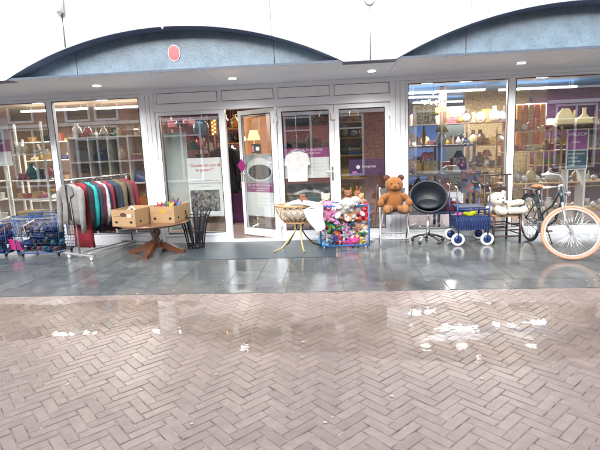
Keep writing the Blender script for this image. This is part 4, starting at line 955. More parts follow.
for i, (dx, lb) in enumerate(((-.07,'leaning towards the table'),(.03,'upright in the middle, tallest'),(.10,'leaning towards the open door'))):
    o = empty('umbrella', (-2.19+dx*.5,-.42,.047), 0, 'folded black umbrella in the iron stand, '+lb, 'umbrella', 'umbrellas in the iron stand'); H = .60 if i == 1 else .50
    MB().tube([(0,0,0),(dx*.2,0,.08),(dx*.9,0,H*.85),(dx,0,H)], [.004,.028,.036,.012], 10).build('folded_cover', mat('umbrella_cloth', (.03,.03,.04), .6, bump=.5, bscale=30), o)
    MB().tube([(dx,0,H),(dx*1.05,0,H+.06),(dx*1.05+.02,0,H+.085),(dx*1.05+.04,0,H+.06)], .009, 8).build('handle', BLACKP, o)
# ---- bassinet
WICK = mat('wicker', (.46,.30,.16), .6, bump=.3, bscale=80); GOLDL = mat('pale_bamboo', (.45,.34,.15), .4)
BX, BY = -.56, -.72
bs = empty('bassinet', (BX,BY,0), label='open weave wicker bassinet on curved cane legs with white bedding', cat='bassinet')
def bp(t, h):     # h 0 bottom..1 rim
    k = [.62,.80,.92,.98,1.0]; i = min(3, int(h*4)); f = h*4-i; s = k[i]+(k[i+1]-k[i])*f
    return Vector((.33*s*cos(t), .20*s*sin(t), .41+.25*h))
mb = MB()
for i in range(22):
    for dr in (-1,1):
        t0 = 2*pi*i/22; mb.tube([bp(t0+dr*.62*h, h) for h in (0,.25,.5,.75,1)], .0062, 5)
mb.build('lattice', WICK, bs)
mb = MB(); mb.tube([bp(2*pi*i/36,1) for i in range(36)], .013, 8, closed=True); mb.tube([bp(2*pi*i/36,.93) for i in range(36)], .008, 6, closed=True); mb.tube([bp(2*pi*i/36,0) for i in range(36)], .011, 8, closed=True); mb.build('rim', WICK, bs)
for i, (dx, dy) in enumerate(((-.30,-.16),(.06,-.22),(-.20,.22),(.28,.2))):
    cx0 = -.06 if dx < 0 else .02
    MB().tube([(cx0+.02*i,dy*.2,.42),(cx0+.01,dy*.25,.30),(cx0+dx*.25,dy*.45,.18),(cx0+dx*.6,dy*.75,.06),(cx0+dx,dy,.012)], .012 if i < 2 else .010, 8).build('leg', GOLDL if i < 2 else pm('brown', .5), bs)
MB().tube([(-.12,0,.40),(.14,0,.40)], .014, 8).build('cross_bar', GOLDL, bs)
LIN = mat('white_linen', (.68,.68,.67), .9, bump=.35, bscale=9, var=.04)
mb = MB(); mb.lathe([(.001,.44),(.17,.445),(.25,.54),(.28,.63),(.001,.65)], 30, Matrix.Diagonal((1,.6,1,1))); md_ = mb.build('mattress', LIN, bs)
# draped blanket
def blanket():
    mb = MB(); P = {}
    path = [(-.20,.00,.655),(-.10,-.02,.70),(0,-.03,.725),(.10,-.05,.72),(.20,-.08,.70),(.27,-.12,.685),(.315,-.15,.65),(.335,-.17,.56),(.345,-.175,.46),(.35,-.178,.36),(.352,-.18,.31)]
    N_ = len(path); W2 = 14
    for i, (x, y, z) in enumerate(path):
        wd = .17 if i < 6 else .17-.028*(i-6)
        for j in range(W2+1):
            u = -1+2*j/W2
            if i < 6: q = (x+.02*sin(3*u+i), y+u*wd, z-.03*u*u+.010*sin(5*u+i*.8))
            else: q = (x-.10+u*wd*.9+(.07 if i > 8 else 0)*1, y-.03-.04*cos(u*1.4)+.010*sin(6*u+i*.4), z+.02*u)
            P[i, j] = mb.bm.verts.new(q)
    for i in range(N_-1):
        for j in range(W2): mb._f((P[i,j],P[i+1,j],P[i+1,j+1],P[i,j+1]), True)
    o = mb.build('white_blanket', LIN, solid=.014, sub=2, loc=(BX,BY,0)); return o
tag(blanket(), 'white blanket draped over the end of the wicker bassinet', 'blanket')

# ---- plush bin
def toy(kind, col, s, label, pos, rz=0, tilt=(0,0), group='stuffed toys in the blue bin', belly=None, vox=None, ear=None):
    mc = mat('plush_'+str(tuple(round(c,2) for c in col)), col, .95, var=.12, scale=18, bump=.8, bscale=120, sheen=.12)
    o = empty('stuffed_toy', pos, 0, label, 'stuffed toy', group); o.rotation_euler = (tilt[0], tilt[1], rz)
    mb = MB()
    if kind == 'octopus':
        mb.ell((0,0,.12*s), (.09*s,.085*s,.09*s))
        for i in range(6): a = pi/3*i; mb.tube([(.05*s*cos(a),.05*s*sin(a),.07*s),(.10*s*cos(a),.10*s*sin(a),.03*s),(.15*s*cos(a),.15*s*sin(a),.02*s)], [.03*s,.025*s,.02*s], 8)
        hz, hr = .13*s, .088*s
    else:
        mb.ell((0,0,.075*s), (.068*s,.058*s,.08*s)); mb.ell((0,-.01*s,.19*s), (.066*s,.060*s,.060*s))
        for sx in (-1,1):
            mb.ell((sx*.075*s,-.02*s,.10*s), (.026*s,.028*s,.055*s), rot=(.5,sx*-.7,0)); mb.ell((sx*.052*s,-.075*s,.028*s), (.03*s,.06*s,.028*s), rot=(0,0,sx*.35))
            if kind == 'bear': mb.ell((sx*.052*s,.005*s,.24*s), (.022*s,.014*s,.022*s))
            if kind == 'rabbit': mb.ell((sx*.032*s,.0,.285*s), (.017*s,.011*s,.058*s), rot=(0,sx*.25,0))
            if kind == 'dog': mb.ell((sx*.068*s,-.01*s,.175*s), (.014*s,.024*s,.045*s), rot=(0,sx*-.25,0))
        hz, hr = .19*s, .060*s
    mb.build('body', mc, o, remesh=vox or .0075)
    bc = belly or tuple(min(.85, c*1.5+.06) for c in col)
    mm = mat('plush_'+str(tuple(round(c,2) for c in bc)), bc, .95, bump=.6, bscale=120)
    if kind != 'octopus': MB().ell((0,-hr*1.05,hz-.018*s), (.028*s,.022*s,.02*s)).build('muzzle', mm, o); MB().ell((0,-hr*1.42,hz-.008*s), (.009*s,.007*s,.007*s), n=10, k=6).build('nose', BLACKP, o)
    for sx in (-1,1): MB().ell((sx*.024*s,-hr*.97,hz+.016*s), .0075*s, n=10, k=6).build('eye', BLACKP, o)
    return o
bn = empty('toy_bin', (.095,-.52,0), label='square blue wire bin heaped with stuffed toys', cat='bin')
w2, d2, zt = .345, .20, .60
mb = MB()
for z in (.045,.62): mb.tube([(-w2,-d2,z),(w2,-d2,z),(w2,d2,z),(-w2,d2,z)], .010, 8, closed=True)
for u in (-w2,w2):
    for v in (-d2,d2): mb.tube([(u,v,.03),(u,v,.63)], .010, 8)
mb.build('frame', mat('bright_blue_coated', (.015,.12,.36), .35), bn)
mb = MB()
for i in range(1, 10):
    u = -w2+2*w2*i/10
    for v in (-d2,d2): mb.tube([(u,v,.045),(u,v,.36)], .0022, 4)
    mb.tube([(u,-d2,.045),(u,d2,.045)], .0025, 4)
for z in (.12,.20,.28,.36): mb.tube([(-w2,-d2,z),(w2,-d2,z),(w2,d2,z),(-w2,d2,z)], .0022, 4, closed=True)
mb.build('wire_mesh', MATS['bright_blue_coated'], bn)
for u in (-.3,.3):
    for v in (-.17,.17): MB().lathe([(.001,-.01),(.02,-.01),(.022,0),(.02,.01),(.001,.01)], 12, Matrix.Translation((u,v,.022)) @ Matrix.Rotation(pi/2,4,'Y')).build('caster', WHITEP, bn)
TC = {'white': (.72,.70,.66), 'cream': (.66,.56,.42), 'pink': (.62,.24,.42), 'green': (.06,.42,.05), 'brown': (.22,.09,.04), 'orange': (.70,.26,.05), 'red': (.60,.03,.05), 'light blue': (.25,.50,.72), 'yellow': (.75,.55,.05), 'grey': (.42,.41,.43), 'magenta': (.60,.05,.25), 'black': (.03,.03,.03), 'tan': (.50,.27,.13), 'lilac': (.55,.32,.55), 'navy': (.03,.05,.2)}
TC = {k: tuple(c**1.05*.88 for c in v) for k, v in TC.items()}
rows = [  # z, list of (kind, colour, size) front row of the bin
 (.055, [('dog','light blue',.62),('octopus','white',.55),('bear','red',.5),('rabbit','magenta',.6),('dog','white',.5),('bear','yellow',.5)]),
 (.15, [('bear','white',.55),('bear','orange',.55),('rabbit','grey',.55),('bear','magenta',.7),('dog','white',.6),('octopus','green',.5)]),
 (.25, [('rabbit','red',.55),('octopus','green',.72),('dog','green',.6),('bear','pink',.55),('bear','tan',.6),('bear','orange',.52)]),
 (.35, [('bear','grey',.55),('rabbit','brown',.62),('bear','black',.55),('dog','tan',.72),('rabbit','white',.6),('bear','pink',.5)])]
RNm = ['bottom row', 'second row up', 'third row up', 'fourth row up']
for ri, (z, L) in enumerate(rows):
    for k, (kd, cl, s) in enumerate(L):
        s = s*1.28; x = .095-.27+.54*(k+.5)/6+random.uniform(-.02,.02)
        toy(kd, TC[cl], s, '%s stuffed %s, %s of the blue bin, %s along' % (cl, kd, RNm[ri], ORD[k]), (x, -.615+random.uniform(-.01,.015), z), random.uniform(-.9,.9), (random.uniform(-.8,.6), random.uniform(-1.2,1.2)))
kk = ['white','lilac','navy','orange','cream','grey','pink','light blue','red','yellow','brown','white','green','tan','lilac','black','cream','orange']
for ri, z in enumerate((.08,.19,.30)):
    for k in range(6):
        cl = kk[ri*6+k]; toy(['rabbit','bear','dog'][(ri+k) % 3], TC[cl], .72, '%s stuffed %s in the second layer of the blue bin, level %s, %s along' % (cl, ['rabbit','bear','dog'][(ri+k) % 3], ['one','two','three'][ri], ORD[k]), (.095-.27+.54*k/5, -.565, z), random.uniform(-1,1), (random.uniform(-.8,.8), random.uniform(-1.4,1.4)))
# back filler layer toys
for k in range(10):
    cl = ['navy','red','grey','brown','lilac','white','tan','black','cream','pink'][k]
    toy('bear', TC[cl], .95, '%s stuffed bear behind the front toys in the bin, %s along' % (cl, ORD[k]), (.095-.25+.125*(k % 5), -.46, .06+.24*(k//5)), random.uniform(-.5,.5), (0, random.uniform(-.4,.4)))
top = [('bear','pink',.95,(-.17,-.60,.40),.3,(.1,.1),'large pink stuffed bear at the bassinet end of the heap'),
       ('bear','cream',.8,(-.19,-.50,.54),.2,(0,.1),'cream stuffed bear peeking beside the bassinet blanket'),
       ('bear','lilac',.7,(-.01,-.62,.42),-.2,(-.2,.2),'lilac stuffed bear under the big white dog'),
       ('dog','white',1.05,(.06,-.61,.505),.2,(.75,.3),'large white stuffed dog draped over the front of the heap'),
       ('rabbit','white',.6,(.11,-.66,.44),.5,(.1,.6),'small white stuffed rabbit under the large white dog'),
       ('dog','grey',.95,(.30,-.58,.49),-.1,(.45,-.2),'grey stuffed dog at the teddy chair end of the heap'),
       ('bear','tan',.72,(.21,-.64,.41),.2,(.1,-.2),'tan stuffed bear hanging below the grey dog'),
       ('bear','red',.8,(.36,-.60,.40),.1,(.1,.1),'red stuffed bear under the grey dog'),
       ('bear','brown',.72,(.16,-.44,.60),.1,(0,0),'brown stuffed bear on top in the middle of the heap'),
       ('rabbit','brown',.68,(.27,-.42,.60),-.3,(0,.2),'brown stuffed rabbit on top of the heap beside the brown bear'),
       ('bear','tan',.60,(.36,-.46,.58),-.3,(0,-.1),'small tan stuffed bear on top, nearest the teddy chair')]
top = [(kd, cl, s*1.22, p, rz, tl, lb) for kd, cl, s, p, rz, tl, lb in top]
for kd, cl, s, p, rz, tl, lb in top: toy(kd, TC[cl], s, lb, p, rz, tl)
toy('bear', TC['brown'], .62, 'small brown doll bear lying in the bassinet bedding', (-.47,-.80,.68), .3, (-.6,0), group=None)
# ---- folding chair + teddy
def folding_chair(x, y):
    o = empty('folding_chair', (x,y,0), label='grey metal folding chair carrying the brown teddy bear', cat='chair')
    GM = mat('pale_grey_tube', (.50,.50,.52), .35, metal=.4)
    for s in (-1,1):
        MB().tube([(s*.20,.17,.0+.01),(s*.18,-.17,.46)], .012, 8).build('leg', GM, o)
        MB().tube([(s*.215,-.20,.01),(s*.20,.05,.30),(s*.185,.22,.82)], .012, 8).build('leg', GM, o)
    MB().tube([(-.20,-.17,.10),(.20,-.17,.10)], .010, 8).build('cross_bar', GM, o); MB().tube([(-.19,.10,.13),(.19,.10,.13)], .010, 8).build('cross_bar', GM, o)
    MB().box(-.18,.18,-.20,.17,.458,.475,bev=.006).build('seat', pm('grey', .6), o)
    MB().box(-.185,.185,.185,.20,.66,.80,bev=.006).build('backrest', pm('grey', .6), o)
    return o
folding_chair(.83,-.42)
BR = mat('teddy_brown', (.235,.092,.020), .95, var=.15, scale=25, bump=1., bscale=150, sheen=.12)
BRL = mat('teddy_sole', (.30,.14,.05), .95, bump=.8, bscale=150, sheen=.12); BRD = mat('teddy_dark', (.07,.025,.015), .9, bump=.5)
td = empty('teddy_bear', (.83,-.45,.476), label='big brown teddy bear with dark ears sitting on the folding chair', cat='teddy bear')
mb = MB(); mb.ell((0,.02,.155), (.125,.105,.155)); mb.ell((.0,.0,.375), (.118,.105,.108)); mb.ell((0,.0,.27), (.075,.07,.06)); mb.ell((0,-.085,.345), (.055,.045,.045))
for s in (-1,1):
    mb.ell((s*.135,-.03,.20), (.048,.05,.085), rot=(.35,-s*.75,0)); mb.ell((s*.180,-.07,.13), (.045,.05,.055))
    mb.ell((s*.085,-.13,.05), (.055,.10,.052), rot=(0,0,s*.3)); mb.ell((s*.11,-.205,.065), (.055,.032,.068))
mb.build('body', BR, td, remesh=.009); td.scale = (1.13,1.08,1.06)
for s in (-1,1):
    MB().ell((s*.088,.025,.465), (.045,.025,.045)).build('ear', BRD, td); MB().ell((s*.112,-.234,.068), (.038,.012,.048)).build('foot_pad', BRL, td)
    MB().ell((s*.043,-.098,.40), .0105, n=12, k=8).build('eye', BLACKP, td)
MB().ell((0,-.128,.362), (.016,.010,.011)).build('nose', BLACKP, td); MB().tube([(-.022,-.125,.325),(0,-.132,.334),(.022,-.125,.325)], .003, 5).build('mouth', BLACKP, td)
# ---- black bucket chair
bc = empty('bucket_chair', (1.325,-.42,0), R(-4), 'black round bucket swivel chair on a chrome pedestal', 'chair')
NAVYV = mat('black_vinyl', (.005,.008,.016), .5, var=.2, coat=.0, bump=.2, bscale=120)
M = Matrix.Translation((0,0,.66)) @ Matrix.Rotation(R(52), 4, 'X')
mb = MB(); mb.lathe([(.001,-.20),(.12,-.19),(.20,-.13),(.25,-.04),(.268,.03),(.262,.045),(.245,.03),(.22,-.04),(.17,-.11),(.10,-.145),(.001,-.15)], 40, M); mb.build('shell', NAVYV, bc)
MB().tube([tuple(M @ Vector((.262*cos(a),.262*sin(a),.035))) for a in [2*pi*i/40 for i in range(40)]], .018, 8, closed=True).build('rim', NAVYV, bc)
mb = MB(); mb.lathe([(.001,0),(.13,.005),(.165,.03),(.15,.06),(.001,.07)], 30, Matrix.Translation((0,-.015,.535)) @ Matrix.Rotation(R(14),4,'X')); mb.build('cushion', NAVYV, bc)
MB().lathe([(.028,.10),(.028,.28),(.018,.29),(.018,.50),(.08,.51)], 16).build('pedestal', CHROME, bc)
for i in range(5):
    a = 2*pi*i/5+.3; MB().tube([(0,0,.12),(.12*cos(a),.12*sin(a),.10),(.23*cos(a),.23*sin(a),.06)], [.02,.015,.012], 8).build('foot', CHROME if i % 2 else BLACKM, bc)
    MB().lathe([(.001,-.012),(.025,-.012),(.028,0),(.025,.012),(.001,.012)], 12, Matrix.Translation((.23*cos(a),.23*sin(a),.029)) @ Matrix.Rotation(pi/2,4,'X')).build('caster', BLACKP, bc)
# ---- rollator
ro = empty('rollator', (1.88,-.52,0), label='blue walking frame with white wheels and a blue basket', cat='walker')
RBL = mat('walker_blue', (.012,.035,.15), .35, metal=.2)
def wheel(mb_t, mb_h, x, y): pass
for x in (-.20,.20):
    for y in (-.21,.21):
        M = Matrix.Translation((x,y,.092)) @ Matrix.Rotation(pi/2,4,'X')
        t = MB().lathe([(.058,-.016),(.082,-.018),(.092,-.008),(.092,.008),(.082,.018),(.058,.016),(.058,-.016)], 28, M).build('wheel', WHITEP, ro)
        MB().lathe([(.001,-.012),(.056,-.012),(.057,0),(.056,.012),(.001,.012)], 20, M).build('hub', RBL, t)
        MB().tube([(x,y-.025*(1 if y < 0 else -1),.092),(x,y-.026*(1 if y < 0 else -1),.20)], .010, 8).build('fork', RBL, ro)
for y in (-.21,.21):
    yy = y-.026*(1 if y < 0 else -1)
    MB().tube([(-.20,yy,.18),(-.215,yy,.45),(-.22,yy,.62)], .013, 8).build('upright', RBL, ro); MB().tube([(.20,yy,.18),(.21,yy,.45),(.215,yy,.62)], .013, 8).build('upright', RBL, ro)
    MB().tube([(-.22,yy,.60),(-.225,yy,.82),(-.26,yy,.855)], .011, 8).build('handle_tube', CHROME, ro); MB().tube([(.215,yy,.60),(.22,yy,.79),(.20,yy,.82)], .011, 8).build('handle_tube', CHROME, ro)
    MB().tube([(-.25,yy,.85),(-.33,yy,.87)] if 0 else [(.20,yy,.825),(.10,yy,.86)], .017, 8).build('grip', BLACKP, ro)
    MB().tube([(-.215,yy,.52),(.213,yy,.52)], .011, 8).build('side_bar', RBL, ro)
MB().box(-.19,.19,-.16,.16,.525,.545,bev=.006).build('seat', mat('walker_seat', (.02,.03,.07), .6), ro)
mb = MB()
for z in (.24,.30,.36,.42): mb.tube([(-.235,-.255,z),(.235,-.255,z),(.235,.12,z),(-.235,.12,z)], .006 if z in (.24,.42) else .004, 6, closed=True)
for i in range(15):
    u = -.235+.47*i/14; mb.tube([(u,-.255,.24),(u,-.255,.42)], .0045, 4); mb.tube([(u,-.255,.24),(u,.12,.24)], .003, 4)
mb.build('basket', RBL, ro); MB().box(-.228,.228,-.249,.114,.244,.40).build('basket_liner', mat('liner_blue', (.01,.025,.09), .6), ro)
mb = MB(); mb.ell((0,0,.03), (.09,.05,.03)); mb.ell((.05,0,.05), (.05,.045,.03)); mb.ell((-.05,-.01,.045), (.045,.04,.025)); tag(mb.build('yellow_bag', mat('neon_yellow', (.42,.47,.01), .6, bump=.4), loc=(1.86,-.62,.402), remesh=.008), 'crumpled neon yellow cloth in the blue walker basket', 'cloth')
mb = MB(); mb.ell((0,0,.03), (.06,.05,.025)); mb.ell((.03,0,.04), (.04,.04,.02)); tag(mb.build('pink_cloth', mat('pink_cloth_b', (.45,.10,.25), .7, bump=.4), loc=(1.71,-.60,.402), remesh=.008), 'small pink cloth in the blue walker basket', 'cloth')
# ---- rush chair with white bear
DW = mat('dark_stained_wood', (.035,.018,.015), .4)
ch = empty('rush_chair', (2.36,-.44,0), R(6), 'dark ladder back chair with a woven rush seat holding the white bear', 'chair')
for s in (-1,1):
    MB().tube([(s*.19,-.19,0),(s*.19,-.19,.385)], .016, 10).build('leg', DW, ch); MB().tube([(s*.165,.17,0),(s*.165,.17,.40),(s*.17,.22,.95)], .016, 10).build('leg', DW, ch)
    for z in (.13,.24): MB().tube([(s*.187,-.19,z),(s*.166,.17,z)], .009, 8).build('stretcher', DW, ch)
for z in (.10,.19,.28): MB().tube([(-.19,-.19,z),(.19,-.19,z)], .009, 8).build('stretcher', DW, ch)
for z in (.16,.25): MB().tube([(-.165,.17,z),(.165,.17,z)], .009, 8).build('stretcher', DW, ch)
for z in (.55,.70): MB().box(-.16,.16,.19,.205,z,z+.07,bev=.006).build('slat', DW, ch)
MB().tube([(-.235,.222,.945),(.235,.222,.945)], .012, 8).build('top_rail', DW, ch)
mb = MB(); RUSH = mat('rush_seat', (.38,.21,.085), .7, bump=.5, bscale=60)
for i in range(12):
    k = .02+.18*i/12; mb.tube([(-k*1.02,-k,.395),(k*1.02,-k,.395),(k*.9,k*.92,.395),(-k*.9,k*.92,.395)], .010, 6, closed=True)
mb.box(-.19,.19,-.185,.165,.378,.392); mb.build('seat', RUSH, ch)
WB = mat('white_plush', (.55,.51,.45), .95, var=.06, bump=1., bscale=140, sheen=.12)
wb = empty('teddy_bear', (2.33,-.50,.405), R(4), 'slumped white teddy bear with floppy ears lying on the rush seat', 'teddy bear')
mb = MB(); mb.ell((.0,.05,.085), (.14,.095,.085)); mb.ell((-.055,-.03,.20), (.105,.095,.095), rot=(0,.2,0)); mb.ell((-.03,-.115,.175), (.045,.04,.036))
mb.tube([(.06,-.03,.13),(.14,-.05,.145),(.215,-.06,.155),(.25,-.065,.155)], [.05,.042,.04,.03], 12); mb.ell((.235,-.06,.152), (.045,.04,.04))
mb.tube([(.05,-.10,.05),(.14,-.13,.055),(.22,-.14,.055)], [.05,.048,.045], 12); mb.ell((.235,-.145,.062), (.055,.045,.055))
mb.tube([(-.05,-.05,.07),(-.06,-.15,.05)], [.06,.055], 12); mb.ell((-.04,-.18,.058), (.062,.04,.052)); mb.ell((-.17,-.03,.07), (.05,.045,.055))
mb.ell((-.155,-.02,.22), (.025,.03,.055), rot=(0,.3,0)); mb.ell((.03,-.0,.285), (.035,.02,.03), rot=(0,.8,0))
mb.build('body', WB, wb, remesh=.009); wb.scale = (1.1,1.05,1.08)
for (x, y, z) in ((-.085,-.115,.215),(-.02,-.12,.225)): MB().ell((x,y,z), .011, n=10, k=8).build('eye', BLACKP, wb)
MB().ell((-.03,-.154,.18), (.016,.012,.011)).build('nose', BLACKP, wb)
# ---- bicycle
RT = .335
SAL = mat('salmon_tyre', (.50,.25,.165), .6, var=.08); RIMM = mat('rim_cream', (.50,.43,.37), .35); FRM = mat('bike_frame_teal', (.012,.028,.04), .3, coat=.5); BRN = mat('saddle_brown', (.24,.10,.04), .5)
bk = empty('bicycle', (2.74,-.50,0), R(-90+1), 'dark bicycle with a salmon pink front tyre turned to face the street', 'bicycle')
Hub0 = Vector((0,0,RT)); WBs = 1.10; Hub1 = Vector((WBs,0,RT))
ax0, ax1 = Vector((WBs-.30,0,.92)), Vector((WBs-.055,0,RT))   # steering axis line
axis = (ax0-ax1).normalized()
ST = Matrix.Translation(ax1) @ Matrix.Rotation(R(66), 4, axis) @ Matrix.Translation(-ax1)
def wheel_parts(c, M, tyre, nsp, wt):
    T = (M or Matrix.Identity(4)) @ Matrix.Translation(c) @ Matrix.Rotation(pi/2, 4, 'X')
    n = 56
    t = MB(); t.tube([(RT-wt) and ((RT-wt)*cos(a), (RT-wt)*sin(a), 0) for a in [2*pi*i/n for i in range(n)]], wt, 10, closed=True, M=T); tt = t.build('tyre', tyre, bk)
    MB().lathe([(RT-2*wt-.016,-.010),(RT-2*wt+.004,-.013),(RT-2*wt+.004,.013),(RT-2*wt-.016,.010),(RT-2*wt-.016,-.010)], n, T).build('rim', RIMM if tyre is SAL else CHROME, bk)
    sp = MB()
    for i in range(nsp):
        a = 2*pi*i/nsp; side = 1 if i % 2 else -1; b_ = a+(.55 if (i//2) % 2 else -.55)
        sp.tube([(.022*cos(b_), .022*sin(b_), side*.028), ((RT-2*wt-.012)*cos(a), (RT-2*wt-.012)*sin(a), 0)], .0019, 4, M=T)
    sp.build('spokes', CHROME, bk)
    MB().lathe([(.001,-.05),(.010,-.05),(.012,-.032),(.026,-.030),(.026,-.026),(.015,-.022),(.015,.022),(.026,.026),(.026,.030),(.012,.032),(.010,.05),(.001,.05)], 16, T).build('hub', CHROME, bk)
    return T
T0 = wheel_parts(Hub0, None, mat('black_tyre', (.025,.022,.022), .6), 32, .020)
T1 = wheel_parts(Hub1, ST, SAL, 40, .021)
MB().tube([((RT-.042)*cos(a), (RT-.042)*sin(a), .0) for a in [2*pi*i/50 for i in range(50)]], .009, 6, closed=True, M=T0).build('sidewall', mat('pink_sidewall', (.45,.22,.18), .6), bk)
MB().box(.20,.225,-.045,.045,-.004,.004,M=T1 @ Matrix.Rotation(R(10),4,'Z')).build('reflector', WHITEP, bk)
BB = Vector((.44,0,.29)); SEATT = Vector((.27,0,.70)); HT = ax1+axis*.42; HT2 = ax1+axis*.52
mb = MB()
mb.tube([BB, SEATT], .015, 10); mb.tube([HT-axis*.01, (.75,0,.42), (.58,0,.33), BB], .018, 10); mb.tube([HT2, (.66,0,.60), (.46,0,.50), BB+Vector((-.06,0,.15))], .014, 10)
for s in (-1,1): mb.tube([Hub0+Vector((0,s*.06,0)), BB+Vector((0,s*.03,0))], .009, 8); mb.tube([Hub0+Vector((0,s*.06,0)), SEATT+Vector((.01,s*.015,-.05))], .008, 8)
mb.tube([ax1+axis*.36, ax1+axis*.56], .021, 12); mb.build('frame', FRM, bk)
for s in (-1,1):
    MB().tube([ax1+axis*.34+Vector((.0,s*.035,0)), ax1+axis*.15+Vector((0,s*.055,0)), Hub1+Vector((0,s*.055,0))], [.013,.011,.008], 8, M=ST).build('fork_blade', CHROME, bk)
MB().tube([ax1+axis*.34+Vector((0,-.045,0)), ax1+axis*.345, ax1+axis*.34+Vector((0,.045,0))], .018, 8, M=ST).build('fork_crown', CHROME, bk)
S0 = ax1+axis*.585
MB().tube([ax1+axis*.5, S0], .012, 8, M=ST).tube([S0, S0+Vector((.05,0,.01))], .013, 8, M=ST).build('stem', CHROME, bk)
hb = [S0+Vector((-.20,-.30,.00)), S0+Vector((-.12,-.31,.03)), S0+Vector((-.02,-.27,.05)), S0+Vector((.05,-.12,.02)), S0+Vector((.05,0,.01)), S0+Vector((.05,.12,.02)), S0+Vector((-.02,.27,.05)), S0+Vector((-.12,.31,.03)), S0+Vector((-.20,.30,.0))]
MB().tube(hb, .011, 8, M=ST).build('handlebar', CHROME, bk)
MB().tube(hb[:2], .018, 8, M=ST).build('grip', mat('cream_grip', (.65,.58,.48), .6), bk); MB().tube(hb[-2:], .018, 8, M=ST).build('grip', mat('cream_grip', (.65,.58,.48), .6), bk)
MB().tube([S0+Vector((.05,-.2,.02)), S0+Vector((.10,-.15,-.1)), ax1+axis*.45+Vector((.05,-.03,0)), ax1+axis*.36+Vector((.04,0,0))], .003, 5, M=ST).build('brake_cable', BLACKP, bk)
MB().lathe([(.001,-.02),(.03,-.02),(.034,.02),(.03,.035),(.001,.04)], 16, ST @ Matrix.Translation(ax1+axis*.50+Vector((.07,0,0))) @ Matrix.Rotation(pi/2,4,'Y')).build('headlight', CHROME, bk)
MB().tube([SEATT, SEATT+Vector((-.025,0,.08))], .012, 8).build('seat_post', CHROME, bk)
mb = MB(); mb.ell(SEATT+Vector((-.06,0,.105)), (.095,.085,.032)); mb.ell(SEATT+Vector((.06,0,.112)), (.11,.032,.024)); mb.build('saddle', BRN, bk, remesh=.007)
for s in (-1,1): MB().tube([SEATT+Vector((-.10,s*.03,.065)), SEATT+Vector((-.10,s*.03,.03)), SEATT+Vector((-.09,s*.03,.075))], .012, 6).build('saddle_spring', CHROME, bk)
mb = MB(); mb.lathe([(.001,-.003),(.085,-.003),(.088,0),(.085,.003),(.001,.003)], 24, Matrix.Translation(BB+Vector((0,-.055,0))) @ Matrix.Rotation(pi/2,4,'X')); mb.build('chainring', CHROME, bk)
for s, a in ((-1,.6),(1,.6+pi)):
    p = BB+Vector((.165*cos(a), s*.075, .165*sin(a))); MB().tube([BB+Vector((0,s*.06,0)), p], .009, 8).box(p.x-.045,p.x+.045,p.y-.04+s*.05,p.y+.04+s*.05,p.z-.012,p.z+.012).build('crank', CHROME, bk)
MB().tube([BB+Vector((0,-.055,.085)), Hub0+Vector((0,-.055,.04))], .004, 5).tube([BB+Vector((0,-.055,-.085)), Hub0+Vector((0,-.055,-.04))], .004, 5).build('chain', BLACKM, bk)
mb = MB(); A_ = [R(20+160*i/20) for i in range(21)]; pr = [Vector(((RT+.022)*cos(a+R(10)), 0, (RT+.022)*sin(a+R(10))))+Hub0 for a in A_]
for a, b_ in zip(pr, pr[1:]):
    vs = [mb.bm.verts.new(q) for q in (a+Vector((0,-.026,0)), a+Vector((0,.026,0)), b_+Vector((0,.026,0)), b_+Vector((0,-.026,0)))]; mb._f(vs, True)
mb.build('mudguard', FRM, bk, solid=.004)
MB().box(-.20,.16,-.06,.06,.735,.748,bev=.004).tube([(-.15,-.05,.74),(0,-.065,RT)], .005, 6).tube([(-.15,.05,.74),(0,.065,RT)], .005, 6).tube([(.16,0,.74),(.25,0,.64)], .006, 6).build('carrier', BLACKM, bk)
MB().tube([(.38,.06,.28),(.36,.16,.02)], .008, 8).build('kickstand', BLACKM, bk)

# ================================================================ opposite side of the street (seen in the glass)
def opp_brick(name, col, mort):
    m = bpy.data.materials.new(name); m.use_nodes = True; n = m.node_tree; b = n.nodes['Principled BSDF']; b.inputs['Roughness'].default_value = .8
    tc = n.nodes.new('ShaderNodeTexCoord'); mp = n.nodes.new('ShaderNodeMapping'); mp.inputs['Rotation'].default_value = (pi/2, 0, 0); br = n.nodes.new('ShaderNodeTexBrick')
    br.inputs['Color1'].default_value = (*col, 1); br.inputs['Color2'].default_value = (*[c*.65 for c in col], 1); br.inputs['Mortar'].default_value = (*mort, 1)
    br.inputs['Scale'].default_value = 1; br.inputs['Brick Width'].default_value = .22; br.inputs['Row Height'].default_value = .065; br.inputs['Mortar Size'].default_value = .007
    n.links.new(tc.outputs['Object'], mp.inputs[0]); n.links.new(mp.outputs[0], br.inputs['Vector']); n.links.new(br.outputs[0], b.inputs['Base Color']); return m
OY = -13.0
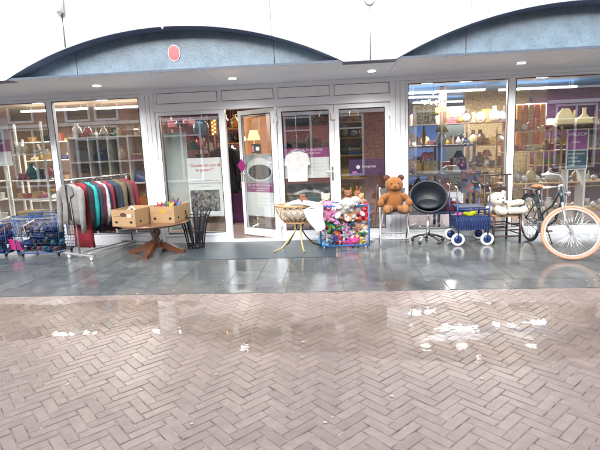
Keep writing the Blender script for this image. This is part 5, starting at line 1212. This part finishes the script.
def house(x0, x1, H, m, label, upper, shop, band, trim=WHITE):
    o = empty('brick_house', ((x0+x1)/2, OY, 0), label=label, cat='house', group='houses across the street'); cx = (x0+x1)/2
    zs = sorted({0, 2.3, 2.72, 2.85, 3.75, 4.9, 6.3, H})
    holes = [(a, b_, z0, z1) for (a, b_, z0, z1) in upper]+[(a, b_, 0.1, 2.7) for (a, b_) in shop]
    X = sorted({x0, x1}|{v for h in holes for v in h[:2]}); Z = sorted({0, H}|{v for h in holes for v in h[2:]})
    mb = MB()
    for xa, xb in zip(X, X[1:]):
        for za, zb in zip(Z, Z[1:]):
            mx, mz = (xa+xb)/2, (za+zb)/2
            if any(h[0] < mx < h[1] and h[2] < mz < h[3] for h in holes): continue
            mb.box(xa-cx, xb-cx, -.25, 0, za, zb)
    mb.box(x0-cx, x1-cx, -6, -5.9, 0, H); mb.box(x0-cx, x1-cx, -5.9, -.251, H-.1, H)
    mb.build('wall', m, o)
    DG = mat('opposite_glass', (.05,.055,.065), .08, spec=.8)
    for h in holes:
        a, b_, z0, z1 = h[0]-cx, h[1]-cx, h[2], h[3]
        mb = MB(); w = .09; rect_frame(mb, a, b_, z0, z1, w, -.12, .03)
        nn = max(1, round((b_-a)/1.0)); 
        for i in range(1, nn): xx = a+(b_-a)*i/nn; mb.box(xx-.035, xx+.035, -.1, .02, z0+w, z1-w)
        if z1-z0 > 1.5: mb.box(a+w, b_-w, -.1, .015, z1-.62, z1-.56)
        f = mb.build('window', trim, o)
        MB().box(a+w, b_-w, -.09, -.08, z0+w, z1-w).build('pane', DG, f)
    if band: MB().box(x0-cx+.02, x1-cx-.02, .001, .14, 2.72, 2.86).build('fascia', trim, o)
    MB().prism([(x0-cx-.1, H+.001), (x1-cx+.1, H+.001), (x1-cx, H+.3), (x0-cx, H+.3)], -6, .15).build('roof', mat('roof_grey', (.06,.06,.065), .7), o)
    return o
house(-19,-8.9,7.0, opp_brick('brick_rose', (0.50,0.24,0.20), (.45,.42,.38)), 'rose brick house with paired white windows, across the street beyond the clothes end', [(-14.5,-13.3,2.95,3.8),(-11.85,-10.7,2.9,4.3),(-10.5,-9.4,2.9,4.3),(-14,-12.9,5.2,6.8),(-11.8,-10.7,5.2,6.8)], [(-17,-14.8),(-14.5,-12.4),(-11.5,-9.5)], 1)
house(-8.9,2.4,7.4, opp_brick('brick_maroon', (0.28,0.10,0.08), (.30,.27,.25)), 'dark red brick house with wide shop windows, straight across the street', [(-7.55,-5.7,3.0,4.2),(-4.5,-3.2,3.1,4.6),(-1.5,0,3.1,4.6),(-7.3,-6,5.6,7),(-4.5,-3.2,5.6,7),(-1.5,0,5.6,7)], [(-7.6,-5.8),(-4.6,-2.6),(-2.2,-1.0),(.1,1.2)], 1)
house(2.4,8.6,6.8, opp_brick('brick_tan', (0.64,0.46,0.28), (.50,.46,.40)), 'tan brick house with a bare wide pier, across the street from the bears', [(3.2,4.6,3.2,4.6),(6.4,7.8,4.4,5.8)], [(3.3,5.55)], 0)
house(8.6,19,7.2, opp_brick('brick_plum', (0.31,0.17,0.18), (.35,.33,.32)), 'plum brick house across the street beyond the bicycle end', [(9.5,10.8,3.3,4.8),(12.3,13.6,3.3,4.8)], [(8.95,10.6),(11.4,14)], 1)
